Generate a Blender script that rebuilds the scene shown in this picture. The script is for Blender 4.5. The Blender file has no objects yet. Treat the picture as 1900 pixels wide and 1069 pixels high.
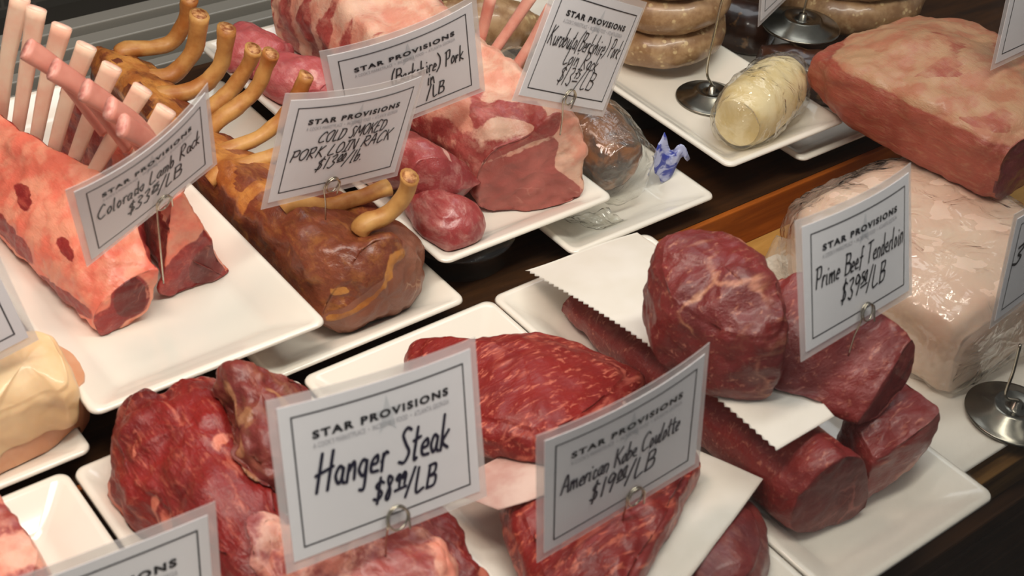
import bpy, bmesh, math, random
import numpy as np
from mathutils import Vector, Matrix, noise

random.seed(7)
rng = np.random.default_rng(11)
scene = bpy.context.scene
COL = scene.collection

# ------------------------------------------------------------------ camera
F = 2560.0; PCX, PCY = 950.0, 534.5; CAMH = 0.62
YAW, PIT, ROL = math.radians(-41.5), math.radians(38.0), math.radians(6.0)
_f = np.array([-math.sin(YAW)*math.cos(PIT), math.cos(YAW)*math.cos(PIT), -math.sin(PIT)])
_r0 = np.array([math.cos(YAW), math.sin(YAW), 0.0]); _u0 = np.cross(_r0, _f)
_r = _r0*math.cos(ROL) + _u0*math.sin(ROL)
_u = _u0*math.cos(ROL) - _r0*math.sin(ROL)
CAM = np.array([0.0, 0.0, CAMH])
cam_data = bpy.data.cameras.new('camera')
cam_data.sensor_width = 36.0
cam_data.lens = 36.0*F/1900.0
cam_data.clip_start = 0.01
cam_data.dof.use_dof = True
cam_data.dof.focus_distance = 1.0
cam_data.dof.aperture_fstop = 13.0
cam = bpy.data.objects.new('camera', cam_data)
COL.objects.link(cam)
cam.matrix_world = Matrix(((_r[0], _u[0], -_f[0], 0), (_r[1], _u[1], -_f[1], 0), (_r[2], _u[2], -_f[2], CAMH), (0, 0, 0, 1)))
scene.camera = cam

# ------------------------------------------------------------------ world, lights, exposure
scene.view_settings.view_transform = 'Standard'
scene.view_settings.look = 'None'
scene.view_settings.gamma = 1.0
scene.view_settings.exposure = 0.0
world = bpy.data.worlds.new('world'); scene.world = world
world.use_nodes = True
world.node_tree.nodes['Background'].inputs[0].default_value = (0.92, 0.93, 0.95, 1)
world.node_tree.nodes['Background'].inputs[1].default_value = 0.25

def area(name, loc, target, sx, sy, power, color):
    d = bpy.data.lights.new(name, 'AREA'); d.shape = 'RECTANGLE'; d.size = sx; d.size_y = sy
    d.energy = power; d.color = color
    o = bpy.data.objects.new(name, d); COL.objects.link(o)
    o.location = loc
    o.rotation_euler = (Vector(target)-Vector(loc)).to_track_quat('-Z', 'Y').to_euler()
    return o
# the case's own tube, along its top front edge, and the lamp over the left end
area('case_tube_light', (0.36, 0.30, 0.92), (0.40, 0.55, 0.0), 1.0, 0.10, 7.0, (1.0, 0.955, 0.86))
area('case_lamp_light', (0.12, 0.62, 0.85), (0.24, 0.68, 0.0), 0.30, 0.22, 3.0, (1.0, 0.74, 0.62))
area('shop_ceiling_light', (1.2, 1.2, 1.9), (0.6, 0.6, 0.0), 1.2, 0.8, 9.0, (0.90, 0.95, 1.0))

# ------------------------------------------------------------------ pixel to place
def ray(px, py): return _f + _r*(px-PCX)/F - _u*(py-PCY)/F
def P(px, py, z):
    d = ray(px, py); return CAM + d*((z-CAM[2])/d[2])
def PY(px, py, y):
    d = ray(px, py); return CAM + d*((y-CAM[1])/d[1])
def PN(px, py, p0, n):
    d = ray(px, py); n = np.asarray(n, float); return CAM + d*(((np.asarray(p0)-CAM)@n)/(d@n))

# ------------------------------------------------------------------ objects
def tag(o, label=None, cat=None, group=None, kind=None):
    if label: o['label'] = label
    if cat: o['category'] = cat
    if group: o['group'] = group
    if kind: o['kind'] = kind
    return o
def thing(name, label, cat, loc, group=None):
    o = bpy.data.objects.new(name, None); COL.objects.link(o)
    o.empty_display_size = 0.02
    o.location = [float(a) for a in loc]
    return tag(o, label, cat, group)
def mesh_obj(name, verts, faces, mat, parent=None, loc=None, smooth=True, attrs=None):
    verts = np.asarray(verts, float)
    if parent is not None: org = np.array(parent_loc(parent))
    elif loc is not None: org = np.asarray(loc, float)
    else:
        org = np.array([(verts[:,0].min()+verts[:,0].max())/2, (verts[:,1].min()+verts[:,1].max())/2, verts[:,2].min()])
    me = bpy.data.meshes.new(name)
    me.from_pydata((verts-org).tolist(), [], [list(map(int, f)) for f in faces])
    if smooth: me.polygons.foreach_set('use_smooth', [True]*len(me.polygons))
    for k, a in (attrs or {}).items():
        at = me.attributes.new(k, 'FLOAT', 'POINT'); at.data.foreach_set('value', np.asarray(a, np.float32))
    if mat: me.materials.append(mat)
    o = bpy.data.objects.new(name, me); COL.objects.link(o)
    if parent is not None: o.parent = parent
    else: o.location = org.tolist()
    return o
def parent_loc(p):
    l = Vector((0, 0, 0))
    while p is not None: l += p.location; p = p.parent
    return l
def merge(parts):
    V, Fc, n = [], [], 0
    for v, f in parts:
        v = np.asarray(v, float); V.append(v); Fc += [[i+n for i in q] for q in f]; n += len(v)
    return np.vstack(V), Fc
def box(x0, x1, y0, y1, z0, z1, b=0.0):
    if b <= 0:
        v = [(x, y, z) for z in (z0, z1) for y in (y0, y1) for x in (x0, x1)]
        return np.array(v), [(0,2,3,1), (4,5,7,6), (0,1,5,4), (2,6,7,3), (0,4,6,2), (1,3,7,5)]
    bm = bmesh.new()
    r = bmesh.ops.create_cube(bm, size=1.0)
    for q in bm.verts: q.co = Vector(((x0+x1)/2+q.co.x*(x1-x0), (y0+y1)/2+q.co.y*(y1-y0), (z0+z1)/2+q.co.z*(z1-z0)))
    bmesh.ops.bevel(bm, geom=bm.edges[:], offset=b, segments=2, affect='EDGES', profile=0.5)
    bm.verts.index_update()
    v = np.array([q.co[:] for q in bm.verts]); f = [[q.index for q in p.verts] for p in bm.faces]
    bm.free(); return v, f

# ------------------------------------------------------------------ curves, tubes, lofts
def cr_open(p, n):
    p = np.asarray(p, float); m = len(p)
    if m == 2: t = np.linspace(0, 1, n).reshape((-1,)+(1,)*(p.ndim-1)); return p[0]*(1-t)+p[1]*t
    q = np.concatenate([(2*p[0]-p[1])[None], p, (2*p[-1]-p[-2])[None]])
    t = np.linspace(0, m-1, n); i = np.minimum(t.astype(int), m-2); s = (t-i).reshape((-1,)+(1,)*(p.ndim-1))
    a, b, c, d = q[i], q[i+1], q[i+2], q[i+3]
    return 0.5*((2*b)+(c-a)*s+(2*a-5*b+4*c-d)*s**2+(3*b-a-3*c+d)*s**3)
def cr_closed(p, n):
    p = np.asarray(p, float); m = len(p)
    t = np.arange(n)*m/n; i = t.astype(int); s = (t-i)[:, None]
    a, b, c, d = p[(i-1)%m], p[i%m], p[(i+1)%m], p[(i+2)%m]
    return 0.5*((2*b)+(c-a)*s+(2*a-5*b+4*c-d)*s**2+(3*b-a-3*c+d)*s**3)
def tube(path, rad, nseg=10, n=None, flat=1.0, flatdir=None, cap=True, power=2.0):
    path = np.asarray(path, float); n = n or max(8, len(path)*5)
    c = cr_open(path, n); rr = np.interp(np.linspace(0, 1, n), np.linspace(0, 1, len(np.atleast_1d(rad))), np.atleast_1d(rad)) if np.ndim(rad) else np.full(n, rad)
    t = np.gradient(c, axis=0); t /= np.linalg.norm(t, axis=1)[:, None]
    ref = np.array(flatdir if flatdir is not None else (0.3, 0.8, 0.52), float)
    V = []
    for i in range(n):
        a = ref-(ref@t[i])*t[i]
        if np.linalg.norm(a) < 1e-4: a = np.array([1., 0, 0])-t[i][0]*t[i]
        a /= np.linalg.norm(a); b = np.cross(t[i], a); ref = a if flatdir is None else ref
        for k in range(nseg):
            th = 2*math.pi*k/nseg
            ca, sa = math.cos(th), math.sin(th); e = 2.0/power
            V.append(c[i]+rr[i]*(a*math.copysign(abs(ca)**e, ca)+b*flat*math.copysign(abs(sa)**e, sa)))
    Fc = [(i*nseg+k, i*nseg+(k+1)%nseg, (i+1)*nseg+(k+1)%nseg, (i+1)*nseg+k) for i in range(n-1) for k in range(nseg)]
    if cap:
        V += [c[0], c[-1]]; a, b = len(V)-2, len(V)-1
        Fc += [(a, (k+1)%nseg, k) for k in range(nseg)] + [(b, (n-1)*nseg+k, (n-1)*nseg+(k+1)%nseg) for k in range(nseg)]
    return np.array(V), Fc
def lathe(c, prof, n=40):
    V = []; m = len(prof)
    for k in range(n):
        a = 2*math.pi*k/n
        for r_, z in prof: V.append((c[0]+r_*math.cos(a), c[1]+r_*math.sin(a), c[2]+z))
    Fc = [(k*m+i, ((k+1)%n)*m+i, ((k+1)%n)*m+i+1, k*m+i+1) for k in range(n) for i in range(m-1)]
    return np.array(V), Fc
def loft(rings, nu=40, nv=72, capn=9, bulge=(0.0, 0.0), edge=0.0015):
    R = np.array([cr_closed(r_, nv) for r_ in rings])
    R = cr_open(R, nu)
    def cap(ring, inner, bl):
        c = ring.mean(0); ax = c-inner.mean(0); ax = ax/np.linalg.norm(ax)
        out = []
        for j in range(capn+1):
            s = math.cos(0.5*math.pi*j/capn)**0.8 if j < capn else 0.02
            s0 = s*0.985
            out.append(c+(ring-c)*s0+ax*(edge+bl*(1-s*s)))
        return out
    c0 = cap(R[0], R[1], bulge[0])[::-1]; c1 = cap(R[-1], R[-2], bulge[1])
    A = np.array(list(c0)+list(R)+list(c1)); n0 = len(c0); T = len(A)
    V = A.reshape(-1, 3)
    Fc = [(i*nv+k, (i+1)*nv+k, (i+1)*nv+(k+1)%nv, i*nv+(k+1)%nv) for i in range(T-1) for k in range(nv)]
    Fc += [list(range(nv))[::1], [(T-1)*nv+k for k in range(nv)][::-1]]
    capid = np.zeros((T, nv)); capid[:n0] = 1; capid[n0+len(R):] = 2
    rad = np.ones((T, nv))
    for j in range(n0):
        s = math.cos(0.5*math.pi*j/capn)**0.8 if j < capn else 0.02
        rad[n0-1-j] = s; rad[n0+len(R)+j] = s
    U = np.zeros((T, nv)); U[n0:n0+len(R)] = np.linspace(0, 1, len(R))[:, None]; U[n0+len(R):] = 1
    W = np.tile(np.arange(nv)/nv, (T, 1))
    return V, Fc, dict(cap=capid.ravel(), r=rad.ravel(), u=U.ravel(), v=W.ravel())
def vnormals(V, Fc):
    N = np.zeros_like(V)
    Q = np.array([f for f in Fc if len(f) == 4])
    n = np.cross(V[Q[:,2]]-V[Q[:,0]], V[Q[:,3]]-V[Q[:,1]])
    for k in range(4): np.add.at(N, Q[:,k], n)
    L = np.linalg.norm(N, axis=1); L[L < 1e-12] = 1
    N /= L[:, None]
    c = V.mean(0)
    if ((V-c)*N).sum() < 0: N = -N
    return N
from mathutils.bvhtree import BVHTree
PLATES = []
def settle_plates(V):
    for x0, x1, y0, y1, zb, rim, h in PLATES:
        d = np.minimum(np.minimum(V[:,0]-x0, x1-V[:,0]), np.minimum(V[:,1]-y0, y1-V[:,1]))
        zs = zb+np.interp(d, [0, .003, .0052, rim-.003, rim, rim+.004], [h*.9, h, h*.965, .0095, .008, .007])+.0012
        m = (d > -.0012) & (V[:,2] < zs) & (V[:,2] > zb-.006)
        V[m,2] = zs[m]
    return V
def bvh_of(*objs):
    vs, fs, n = [], [], 0
    for o in objs:
        off = o.location+(parent_loc(o.parent) if o.parent else Vector())
        vs += [(v.co+off)[:] for v in o.data.vertices]; fs += [[i+n for i in p.vertices] for p in o.data.polygons]; n = len(vs)
    return BVHTree.FromPolygons(vs, fs)
def rest_on(V, objs, gap=.0018):
    # lay points on top of what lies beneath them
    if not objs: return V
    t_ = bvh_of(*objs)
    for i in range(len(V)):
        h = t_.ray_cast(Vector((V[i,0], V[i,1], .6)), Vector((0, 0, -1)))[0]
        if h is not None and V[i,2] < h.z+gap: V[i,2] = h.z+gap
    return V
def disp(V, Fc, layers, zfloor=None, on=()):
    N = vnormals(V, Fc); D = np.zeros(len(V))
    for amp, sc, seed, st in layers:
        off = Vector((seed*3.1, seed*1.7, seed*0.9)); sx, sy, sz = st
        D += amp*np.array([noise.fractal(Vector((v[0]*sx*sc, v[1]*sy*sc, v[2]*sz*sc))+off, 1.0, 2.0, 3) for v in V])
    V = V+N*D[:, None]
    if zfloor is not None: V[:,2] = np.maximum(V[:,2], zfloor)
    V = rest_on(settle_plates(V), list(on))
    return V
def nz(V, sc, seed=0):
    off = Vector((seed*2.3, seed*5.1, seed*1.3))
    return np.array([noise.noise(Vector((float(a[0]), float(a[1]), float(a[2])))*sc+off) for a in V])
def orient(V, Fc):
    # make faces point outward
    c = V.mean(0); s = 0.0
    for f in Fc[::7]:
        if len(f) == 4:
            a, b, d = V[f[0]], V[f[1]], V[f[3]]; s += np.cross(b-a, d-a)@((a+V[f[2]])/2-c)
    return Fc if s > 0 else [list(f)[::-1] for f in Fc]
def body(name, rings, mat, parent=None, layers=((0.0015, 60, 1, (1,1,1)),), zfloor=None, fat=None, nu=40, nv=72, capn=9, bulge=(0.002, 0.002), edge=0.0015, eye=None, on=()):
    V, Fc, I = loft(rings, nu, nv, capn, bulge, edge)
    V = disp(V, Fc, layers, zfloor, on)
    Fc = orient(V, Fc)
    at = {'fat': np.clip(fat(V, I), 0, 1) if fat else np.zeros(len(V))}
    at['eye'] = np.clip(eye(V, I), 0, 1) if eye else np.zeros(len(V))
    return mesh_obj(name, V, Fc, mat, parent, attrs=at)
PROF = ((0.78, -0.5), (0.93, -0.42), (1.0, -0.18), (1.0, 0.14), (0.95, 0.38), (0.85, 0.5))
PROFR = ((0.55, -0.5), (0.84, -0.38), (1.0, -0.06), (1.0, 0.10), (0.88, 0.34), (0.66, 0.5))
PROFC = ((0.80, -.5), (.93, -.42), (1.0, -.1), (1.0, .30), (.97, .44), (.93, .5))
def pillow_rings(pts, t, prof=PROF):
    pts = np.asarray(pts, float); c = pts.mean(0); t = np.asarray(t, float)
    out = []
    for s, dz in prof:
        q = c+(pts-c)*s; q[:,2] = pts[:,2]*s+c[2]*(1-s)+dz*t
        out.append(q)
    return out

# ------------------------------------------------------------------ materials
def lin(h):
    h = h.lstrip('#'); v = [int(h[i:i+2], 16)/255 for i in (0, 2, 4)]
    return tuple((c/12.92 if c <= 0.04045 else ((c+0.055)/1.055)**2.4) for c in v)+(1.0,)
class NT:
    def __init__(s, name):
        s.m = bpy.data.materials.new(name); s.m.use_nodes = True; s.t = s.m.node_tree
        s.b = s.t.nodes['Principled BSDF']; s.out = s.t.nodes['Material Output']
    def n(s, typ, **kw):
        nd = s.t.nodes.new(typ)
        for k, v in kw.items():
            if k.startswith('i_'):
                key = k[2:]; key = int(key) if key.isdigit() else key.replace('_', ' ')
                if hasattr(v, 'is_linked') or isinstance(v, bpy.types.NodeSocket): s.t.links.new(v, nd.inputs[key])
                else: nd.inputs[key].default_value = v
            else: setattr(nd, k, v)
        return nd
    def l(s, a, b): s.t.links.new(a, b)
    def coords(s, rot=(0,0,0), scale=(1,1,1), loc=(0,0,0)):
        tc = s.n('ShaderNodeTexCoord'); mp = s.n('ShaderNodeMapping')
        s.l(tc.outputs['Object'], mp.inputs['Vector'])
        mp.inputs['Rotation'].default_value = rot; mp.inputs['Scale'].default_value = scale; mp.inputs['Location'].default_value = loc
        return mp.outputs[0]
    def noise(s, vec, scale, detail=4, rough=0.55, dist=0.0):
        nd = s.n('ShaderNodeTexNoise'); s.l(vec, nd.inputs['Vector'])
        nd.inputs['Scale'].default_value = scale; nd.inputs['Detail'].default_value = detail
        nd.inputs['Roughness'].default_value = rough; nd.inputs['Distortion'].default_value = dist
        return nd.outputs[0]
    def ramp(s, fac, lo, hi, a=0.0, b=1.0):
        nd = s.n('ShaderNodeMapRange'); nd.clamp = True; nd.interpolation_type = 'SMOOTHSTEP'
        s.l(fac, nd.inputs[0])
        for i, v in enumerate((lo, hi, a, b)): nd.inputs[1+i].default_value = v
        return nd.outputs[0]
    def mix(s, fac, a, b):
        nd = s.n('ShaderNodeMix', data_type='RGBA')
        for sock, v in ((nd.inputs[0], fac), (nd.inputs[6], a), (nd.inputs[7], b)):
            if isinstance(v, bpy.types.NodeSocket): s.l(v, sock)
            else: sock.default_value = v
        return nd.outputs[2]
    def math(s, op, a, b=0.0):
        nd = s.n('ShaderNodeMath', operation=op)
        for sock, v in ((nd.inputs[0], a), (nd.inputs[1], b)):
            if isinstance(v, bpy.types.NodeSocket): s.l(v, sock)
            else: sock.default_value = v
        return nd.outputs[0]
    def bump(s, h, strength, dist=0.001, nrm=None):
        nd = s.n('ShaderNodeBump'); s.l(h, nd.inputs['Height'])
        nd.inputs['Strength'].default_value = strength; nd.inputs['Distance'].default_value = dist
        if nrm is not None: s.l(nrm, nd.inputs['Normal'])
        return nd.outputs[0]

def meat(name, lean, lean2, fat, rot=(0,0,0), stretch=(1, 4, 1), marb=0.5, mscale=60, rough=0.36, bump=0.6, sss=0.08, fatn=0.5, tone=24, web=0.0, dark=None, fat2=None, coat=0.15, streak=.35, sscale=2.6, slo=.45, shi=.75, eye=None):
    t = NT(name)
    obj = t.coords(); fib = t.coords(rot=rot, scale=stretch)
    c = t.mix(t.ramp(t.noise(obj, tone, 5, 0.6), 0.32, 0.68), lin(lean), lin(lean2))
    if dark: c = t.mix(t.ramp(t.noise(obj, tone*0.45, 3, 0.5, 0.5), 0.55, 0.72), c, lin(dark))
    # fibre streaks
    fn = t.noise(fib, mscale*sscale, 4, 0.65, 0.4)
    c = t.mix(t.ramp(fn, slo, shi, 0, streak), c, lin(fat))
    ftc = lin(fat) if fat2 is None else t.mix(t.ramp(t.noise(obj, 45, 4, 0.6), 0.4, 0.62), lin(fat), lin(fat2))
    # thin marbling lines
    wob = t.n('ShaderNodeVectorMath', operation='MULTIPLY_ADD')
    nn = t.n('ShaderNodeTexNoise'); t.l(fib, nn.inputs['Vector']); nn.inputs['Scale'].default_value = mscale*0.8; nn.inputs['Detail'].default_value = 3
    t.l(nn.outputs['Color'], wob.inputs[0]); wob.inputs[1].default_value = (0.03, 0.03, 0.03); t.l(fib, wob.inputs[2])
    vo = t.n('ShaderNodeTexVoronoi', feature='DISTANCE_TO_EDGE'); t.l(wob.outputs[0], vo.inputs['Vector']); vo.inputs['Scale'].default_value = mscale
    line = t.ramp(vo.outputs['Distance'], 0.015, 0.10, 1, 0)
    patch = t.ramp(t.noise(obj, mscale*0.55, 3, 0.6), 0.62-0.3*marb, 0.80-0.3*marb)
    c = t.mix(t.math('MULTIPLY', t.math('MULTIPLY', line, patch), min(1.0, 0.45+marb*0.6)), c, ftc)
    if web > 0:
        v2 = t.n('ShaderNodeTexVoronoi', feature='DISTANCE_TO_EDGE'); t.l(wob.outputs[0], v2.inputs['Vector']); v2.inputs['Scale'].default_value = mscale*0.45
        l2 = t.ramp(v2.outputs['Distance'], 0.0, 0.05, 1, 0)
        p2 = t.ramp(t.noise(obj, mscale*0.3, 3, 0.6), 0.58-0.25*web, 0.7-0.25*web)
        c = t.mix(t.math('MULTIPLY', t.math('MULTIPLY', l2, p2), 0.85), c, ftc)
    # fine grain of the muscle
    c = t.mix(t.ramp(t.noise(fib, mscale*9, 3, 0.7), 0.42, 0.68, 0, 0.30), c, lin(dark or lean2))
    c = t.mix(t.ramp(t.noise(obj, 420, 2, 0.6), 0.60, 0.72, 0, 0.12), c, lin(fat))
    if eye:
        ea = t.n('ShaderNodeAttribute', attribute_name='eye')
        em = t.ramp(t.math('ADD', ea.outputs['Fac'], t.math('MULTIPLY', t.math('SUBTRACT', t.noise(obj, 60, 4, 0.6), 0.5), 0.5)), 0.42, 0.58)
        ec = t.mix(t.ramp(t.noise(obj, 30, 4, 0.6), 0.35, 0.65), lin(eye[0]), lin(eye[1]))
        v3 = t.n('ShaderNodeTexVoronoi', feature='DISTANCE_TO_EDGE'); t.l(wob.outputs[0], v3.inputs['Vector']); v3.inputs['Scale'].default_value = 52
        ec = t.mix(t.math('MULTIPLY', t.ramp(v3.outputs['Distance'], 0.0, 0.05, 1, 0), t.ramp(t.noise(obj, 34, 3, 0.6), 0.52, 0.66, 0, 0.55)), ec, lin(eye[2]))
        c = t.mix(em, c, ec)
    at = t.n('ShaderNodeAttribute', attribute_name='fat')
    fm = t.math('ADD', at.outputs['Fac'], t.math('MULTIPLY', t.math('SUBTRACT', t.noise(obj, 55, 6, 0.65), 0.5), fatn*2.0))
    fmask = t.ramp(fm, 0.42, 0.58)
    fcol = t.mix(t.ramp(t.noise(obj, 30, 5, 0.6), 0.4, 0.75, 0, 0.35), ftc, lin(lean))
    c = t.mix(fmask, c, fcol)
    t.l(c, t.b.inputs['Base Color'])
    t.l(t.ramp(t.noise(obj, 40, 3), 0.3, 0.7, rough-0.04, rough+0.16), t.b.inputs['Roughness'])
    h = t.math('ADD', t.math('MULTIPLY', fn, 0.5), t.math('ADD', t.math('MULTIPLY', t.noise(obj, 120, 5, 0.65), 0.55), t.math('MULTIPLY', t.noise(fib, mscale*9, 3, 0.7), 0.25)))
    t.l(t.bump(h, bump, 0.0022), t.b.inputs['Normal'])
    t.b.inputs['Subsurface Weight'].default_value = sss
    t.b.inputs['Subsurface Radius'].default_value = (1.0, 0.35, 0.2)
    t.b.inputs['Subsurface Scale'].default_value = 0.004
    t.b.inputs['Coat Weight'].default_value = coat; t.b.inputs['Coat Roughness'].default_value = 0.18
    return t.m

def plain(name, color, rough=0.4, metal=0.0, nscale=0, namt=0.2, color2=None, bump=0.0, coat=0.0, sss=0.0, spec=0.5):
    t = NT(name); o = t.coords()
    if nscale:
        c = t.mix(t.ramp(t.noise(o, nscale, 5, 0.6), 0.5-namt, 0.5+namt), lin(color), lin(color2 or color))
        t.l(c, t.b.inputs['Base Color'])
        if bump: t.l(t.bump(t.noise(o, nscale*1.5, 5, 0.6), bump, 0.002), t.b.inputs['Normal'])
    else: t.b.inputs['Base Color'].default_value = lin(color)
    t.b.inputs['Roughness'].default_value = rough; t.b.inputs['Metallic'].default_value = metal
    t.b.inputs['Coat Weight'].default_value = coat; t.b.inputs['Coat Roughness'].default_value = 0.06
    t.b.inputs['Specular IOR Level'].default_value = spec
    if sss:
        t.b.inputs['Subsurface Weight'].default_value = sss; t.b.inputs['Subsurface Scale'].default_value = 0.004
        t.b.inputs['Subsurface Radius'].default_value = (1, .5, .3)
    return t.m
def schlick(t, nrm=None, base=0.04):
    lw = t.n('ShaderNodeLayerWeight'); lw.inputs[0].default_value = 0.5
    if nrm is not None: t.l(nrm, lw.inputs['Normal'])
    return t.math('ADD', t.math('MULTIPLY', t.math('POWER', lw.outputs['Facing'], 5.0), 0.9), base)
def film(name, tint, opacity, rough=0.08, bumps=90, bstr=0.6, gloss=0.25):
    t = NT(name); t.t.nodes.remove(t.b); o = t.coords()
    tr = t.n('ShaderNodeBsdfTransparent'); gl = t.n('ShaderNodeBsdfGlossy'); df = t.n('ShaderNodeBsdfDiffuse')
    tr.inputs[0].default_value = (0.97, 0.97, 0.95, 1)
    gl.inputs['Roughness'].default_value = rough; gl.inputs[0].default_value = (1, 1, 1, 1)
    df.inputs[0].default_value = lin(tint)
    if bstr:
        nm = t.bump(t.noise(o, bumps, 3, 0.55, 1.5), bstr, 0.004); t.l(nm, gl.inputs['Normal'])
    m1 = t.n('ShaderNodeMixShader'); m1.inputs[0].default_value = opacity; t.l(tr.outputs[0], m1.inputs[1]); t.l(df.outputs[0], m1.inputs[2])
    k = t.math('MULTIPLY', schlick(t, nm if bstr else None), gloss*4)
    m2 = t.n('ShaderNodeMixShader'); t.l(k, m2.inputs[0]); t.l(m1.outputs[0], m2.inputs[1]); t.l(gl.outputs[0], m2.inputs[2])
    t.l(m2.outputs[0], t.out.inputs[0])
    return t.m
def wood(name, a, b, rough=0.55, along=0, spec=0.25):
    t = NT(name)
    v = t.coords(scale=(1.2, 14, 14) if along == 0 else (14, 1.2, 14))
    c = t.mix(t.ramp(t.noise(v, 6, 6, 0.6, 0.6), 0.3, 0.7), lin(a), lin(b))
    c = t.mix(t.ramp(t.noise(v, 26, 4, 0.7), 0.55, 0.8, 0, 0.35), c, lin(b))
    t.l(c, t.b.inputs['Base Color']); t.b.inputs['Roughness'].default_value = rough; t.b.inputs['Specular IOR Level'].default_value = spec
    t.l(t.bump(t.noise(v, 30, 4), 0.15, 0.001), t.b.inputs['Normal'])
    return t.m

M = {}
M['china'] = plain('white_glazed_china', '#efe9dc', 0.14, coat=0.6)
M['paper'] = plain('butcher_paper', '#e9e4da', 0.75, nscale=30, color2='#e2dccf')
M['bloodpaper'] = plain('stained_butcher_paper', '#ddbfb2', 0.7, nscale=26, namt=0.12, color2='#c99a8e')
M['card'] = plain('white_card_stock', '#e6e3e5', 0.6)
M['ink'] = plain('printed_black_ink', '#1c1c22', 0.6)
M['greyink'] = plain('printed_grey_ink', '#a9a9ae', 0.6)
M['starink'] = plain('pale_grey_star_ink', '#cfcfd2', 0.6)
M['pen'] = plain('black_marker_ink', '#15141c', 0.5)
M['bluepen'] = plain('blue_black_marker_ink', '#1a1930', 0.5)
M['sleeve'] = film('clear_laminate_sleeve', '#f4eeee', 0.36, 0.15, 20, 0.0, 0.12)
M['wire'] = plain('bright_steel_wire', '#b9b2a2', 0.22, 1.0)
M['steel'] = plain('stamped_steel', '#8f8b80', 0.24, 1.0, nscale=60, namt=0.3, color2='#6f6c64')
M['rail'] = plain('brushed_aluminium', '#a5a39b', 0.42, 0.45)
M['dark'] = plain('dark_rubber_seal', '#26241f', 0.6)
M['wood_dark'] = wood('oiled_brown_wood', '#46290f', '#2b1808')
M['wood_red'] = wood('red_brown_wood_face', '#b8641c', '#8f4710')
M['wood_light'] = wood('pale_maple_wood', '#cf9f55', '#b5843f', rough=.6)
M['wood_edge'] = wood('worn_pale_wood', '#7d5c34', '#4d351b', rough=.85, spec=.08)
M['glass'] = film('clear_glass', '#bfc9c4', 0.06, 0.03, 20, 0.0, 0.3)
M['bone'] = plain('clean_lamb_bone', '#f6dcc2', 0.42, nscale=30, namt=0.2, color2='#efb59c', bump=0.15, sss=0.2)
M['boneend'] = plain('cut_bone_end', '#c77a70', 0.5, nscale=260, namt=0.15, color2='#e3a899', bump=0.3)
M['bonetip'] = plain('pink_cut_bone_tip', '#f2b9a2', 0.5, nscale=200, namt=0.15, color2='#f7d2bd', bump=0.2)
M['bonered'] = plain('reddish_lamb_bone', '#d3907e', 0.4, nscale=35, namt=0.25, color2='#b76a5c', bump=0.2, sss=0.2)
M['smokebone'] = plain('smoked_bone', '#d0a05c', 0.5, nscale=30, namt=0.16, color2='#a5642a', bump=0.35, coat=0.05)
M['smokeend'] = plain('smoked_bone_end', '#8a4c22', 0.5, nscale=200, namt=0.15, color2='#d9a46c', bump=0.3)
M['porkbone'] = plain('pork_rib_bone', '#e8b7a4', 0.42, nscale=34, namt=0.22, color2='#d28676', bump=0.2, sss=0.2)

# ================================================================== THE CASE (setting)
def struct(name, vf, mat, smooth=False):
    o = mesh_obj(name, vf[0], vf[1], mat, smooth=smooth); o['kind'] = 'structure'; return o
UP = 0.037
struct('floor_lower', box(-0.35, 1.9, 0.290, 0.542, -0.020, 0.0), M['wood_light'])
struct('floor_upper', box(-0.35, 2.2, 0.5475, 0.935, -0.020, UP), M['wood_dark'])
struct('trim_1', box(-0.35, 2.2, 0.5425, 0.547, -0.020, UP+0.0005, 0.001), M['wood_red'])
struct('trim_2', box(-0.35, 1.9, 0.272, 0.2895, -0.028, 0.0005, 0.001), M['wood_edge'])
v = [box(-0.35, 1.9, 0.262, 0.280, -0.048-k*0.022, -0.030-k*0.022, 0.002) for k in range(16)]
struct('trim_3', merge(v), M['wood_dark'])
struct('wall_front', box(-0.35, 1.9, 0.281, 0.289, -0.42, -0.0285), M['dark'])
# steel runners of the sliding doors at the back
rails = [(0.938, 0.950, 0.045, 'rail'), (0.951, 0.958, 0.038, 'dark'), (0.959, 0.972, 0.050, 'rail'), (0.973, 0.980, 0.040, 'dark'), (0.981, 0.998, 0.054, 'rail'), (0.999, 1.004, 0.046, 'dark'), (1.005, 1.022, 0.058, 'rail')]
for i, (a, b, z, m) in enumerate(rails):
    struct('trim_%d' % (i+4), box(-0.35, 2.2, a, b, -0.02, z, 0.001), M[m])
t = NT('dark_tiled_back'); o_ = t.coords()
br = t.n('ShaderNodeTexBrick'); t.l(t.coords(rot=(math.pi/2, 0, 0)), br.inputs['Vector'])
br.inputs['Color1'].default_value = lin('#3b3a36'); br.inputs['Color2'].default_value = lin('#34332f'); br.inputs['Mortar'].default_value = lin('#4d4b45')
br.inputs['Scale'].default_value = 9; br.inputs['Mortar Size'].default_value = 0.012
t.l(br.outputs[0], t.b.inputs['Base Color']); t.b.inputs['Roughness'].default_value = 0.6
struct('floor_shop', box(-5, 7, -6, 0.250, -1.0, -0.95), plain('dark_shop_floor', '#3d362f', 0.6, nscale=6, color2='#2c2722'))
struct('wall_back', box(-0.5, 2.6, 1.10, 1.12, -0.1, 0.7), t.m)
struct('floor_back', box(-0.5, 2.6, 1.023, 1.10, -0.1, 0.03), M['dark'])

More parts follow.
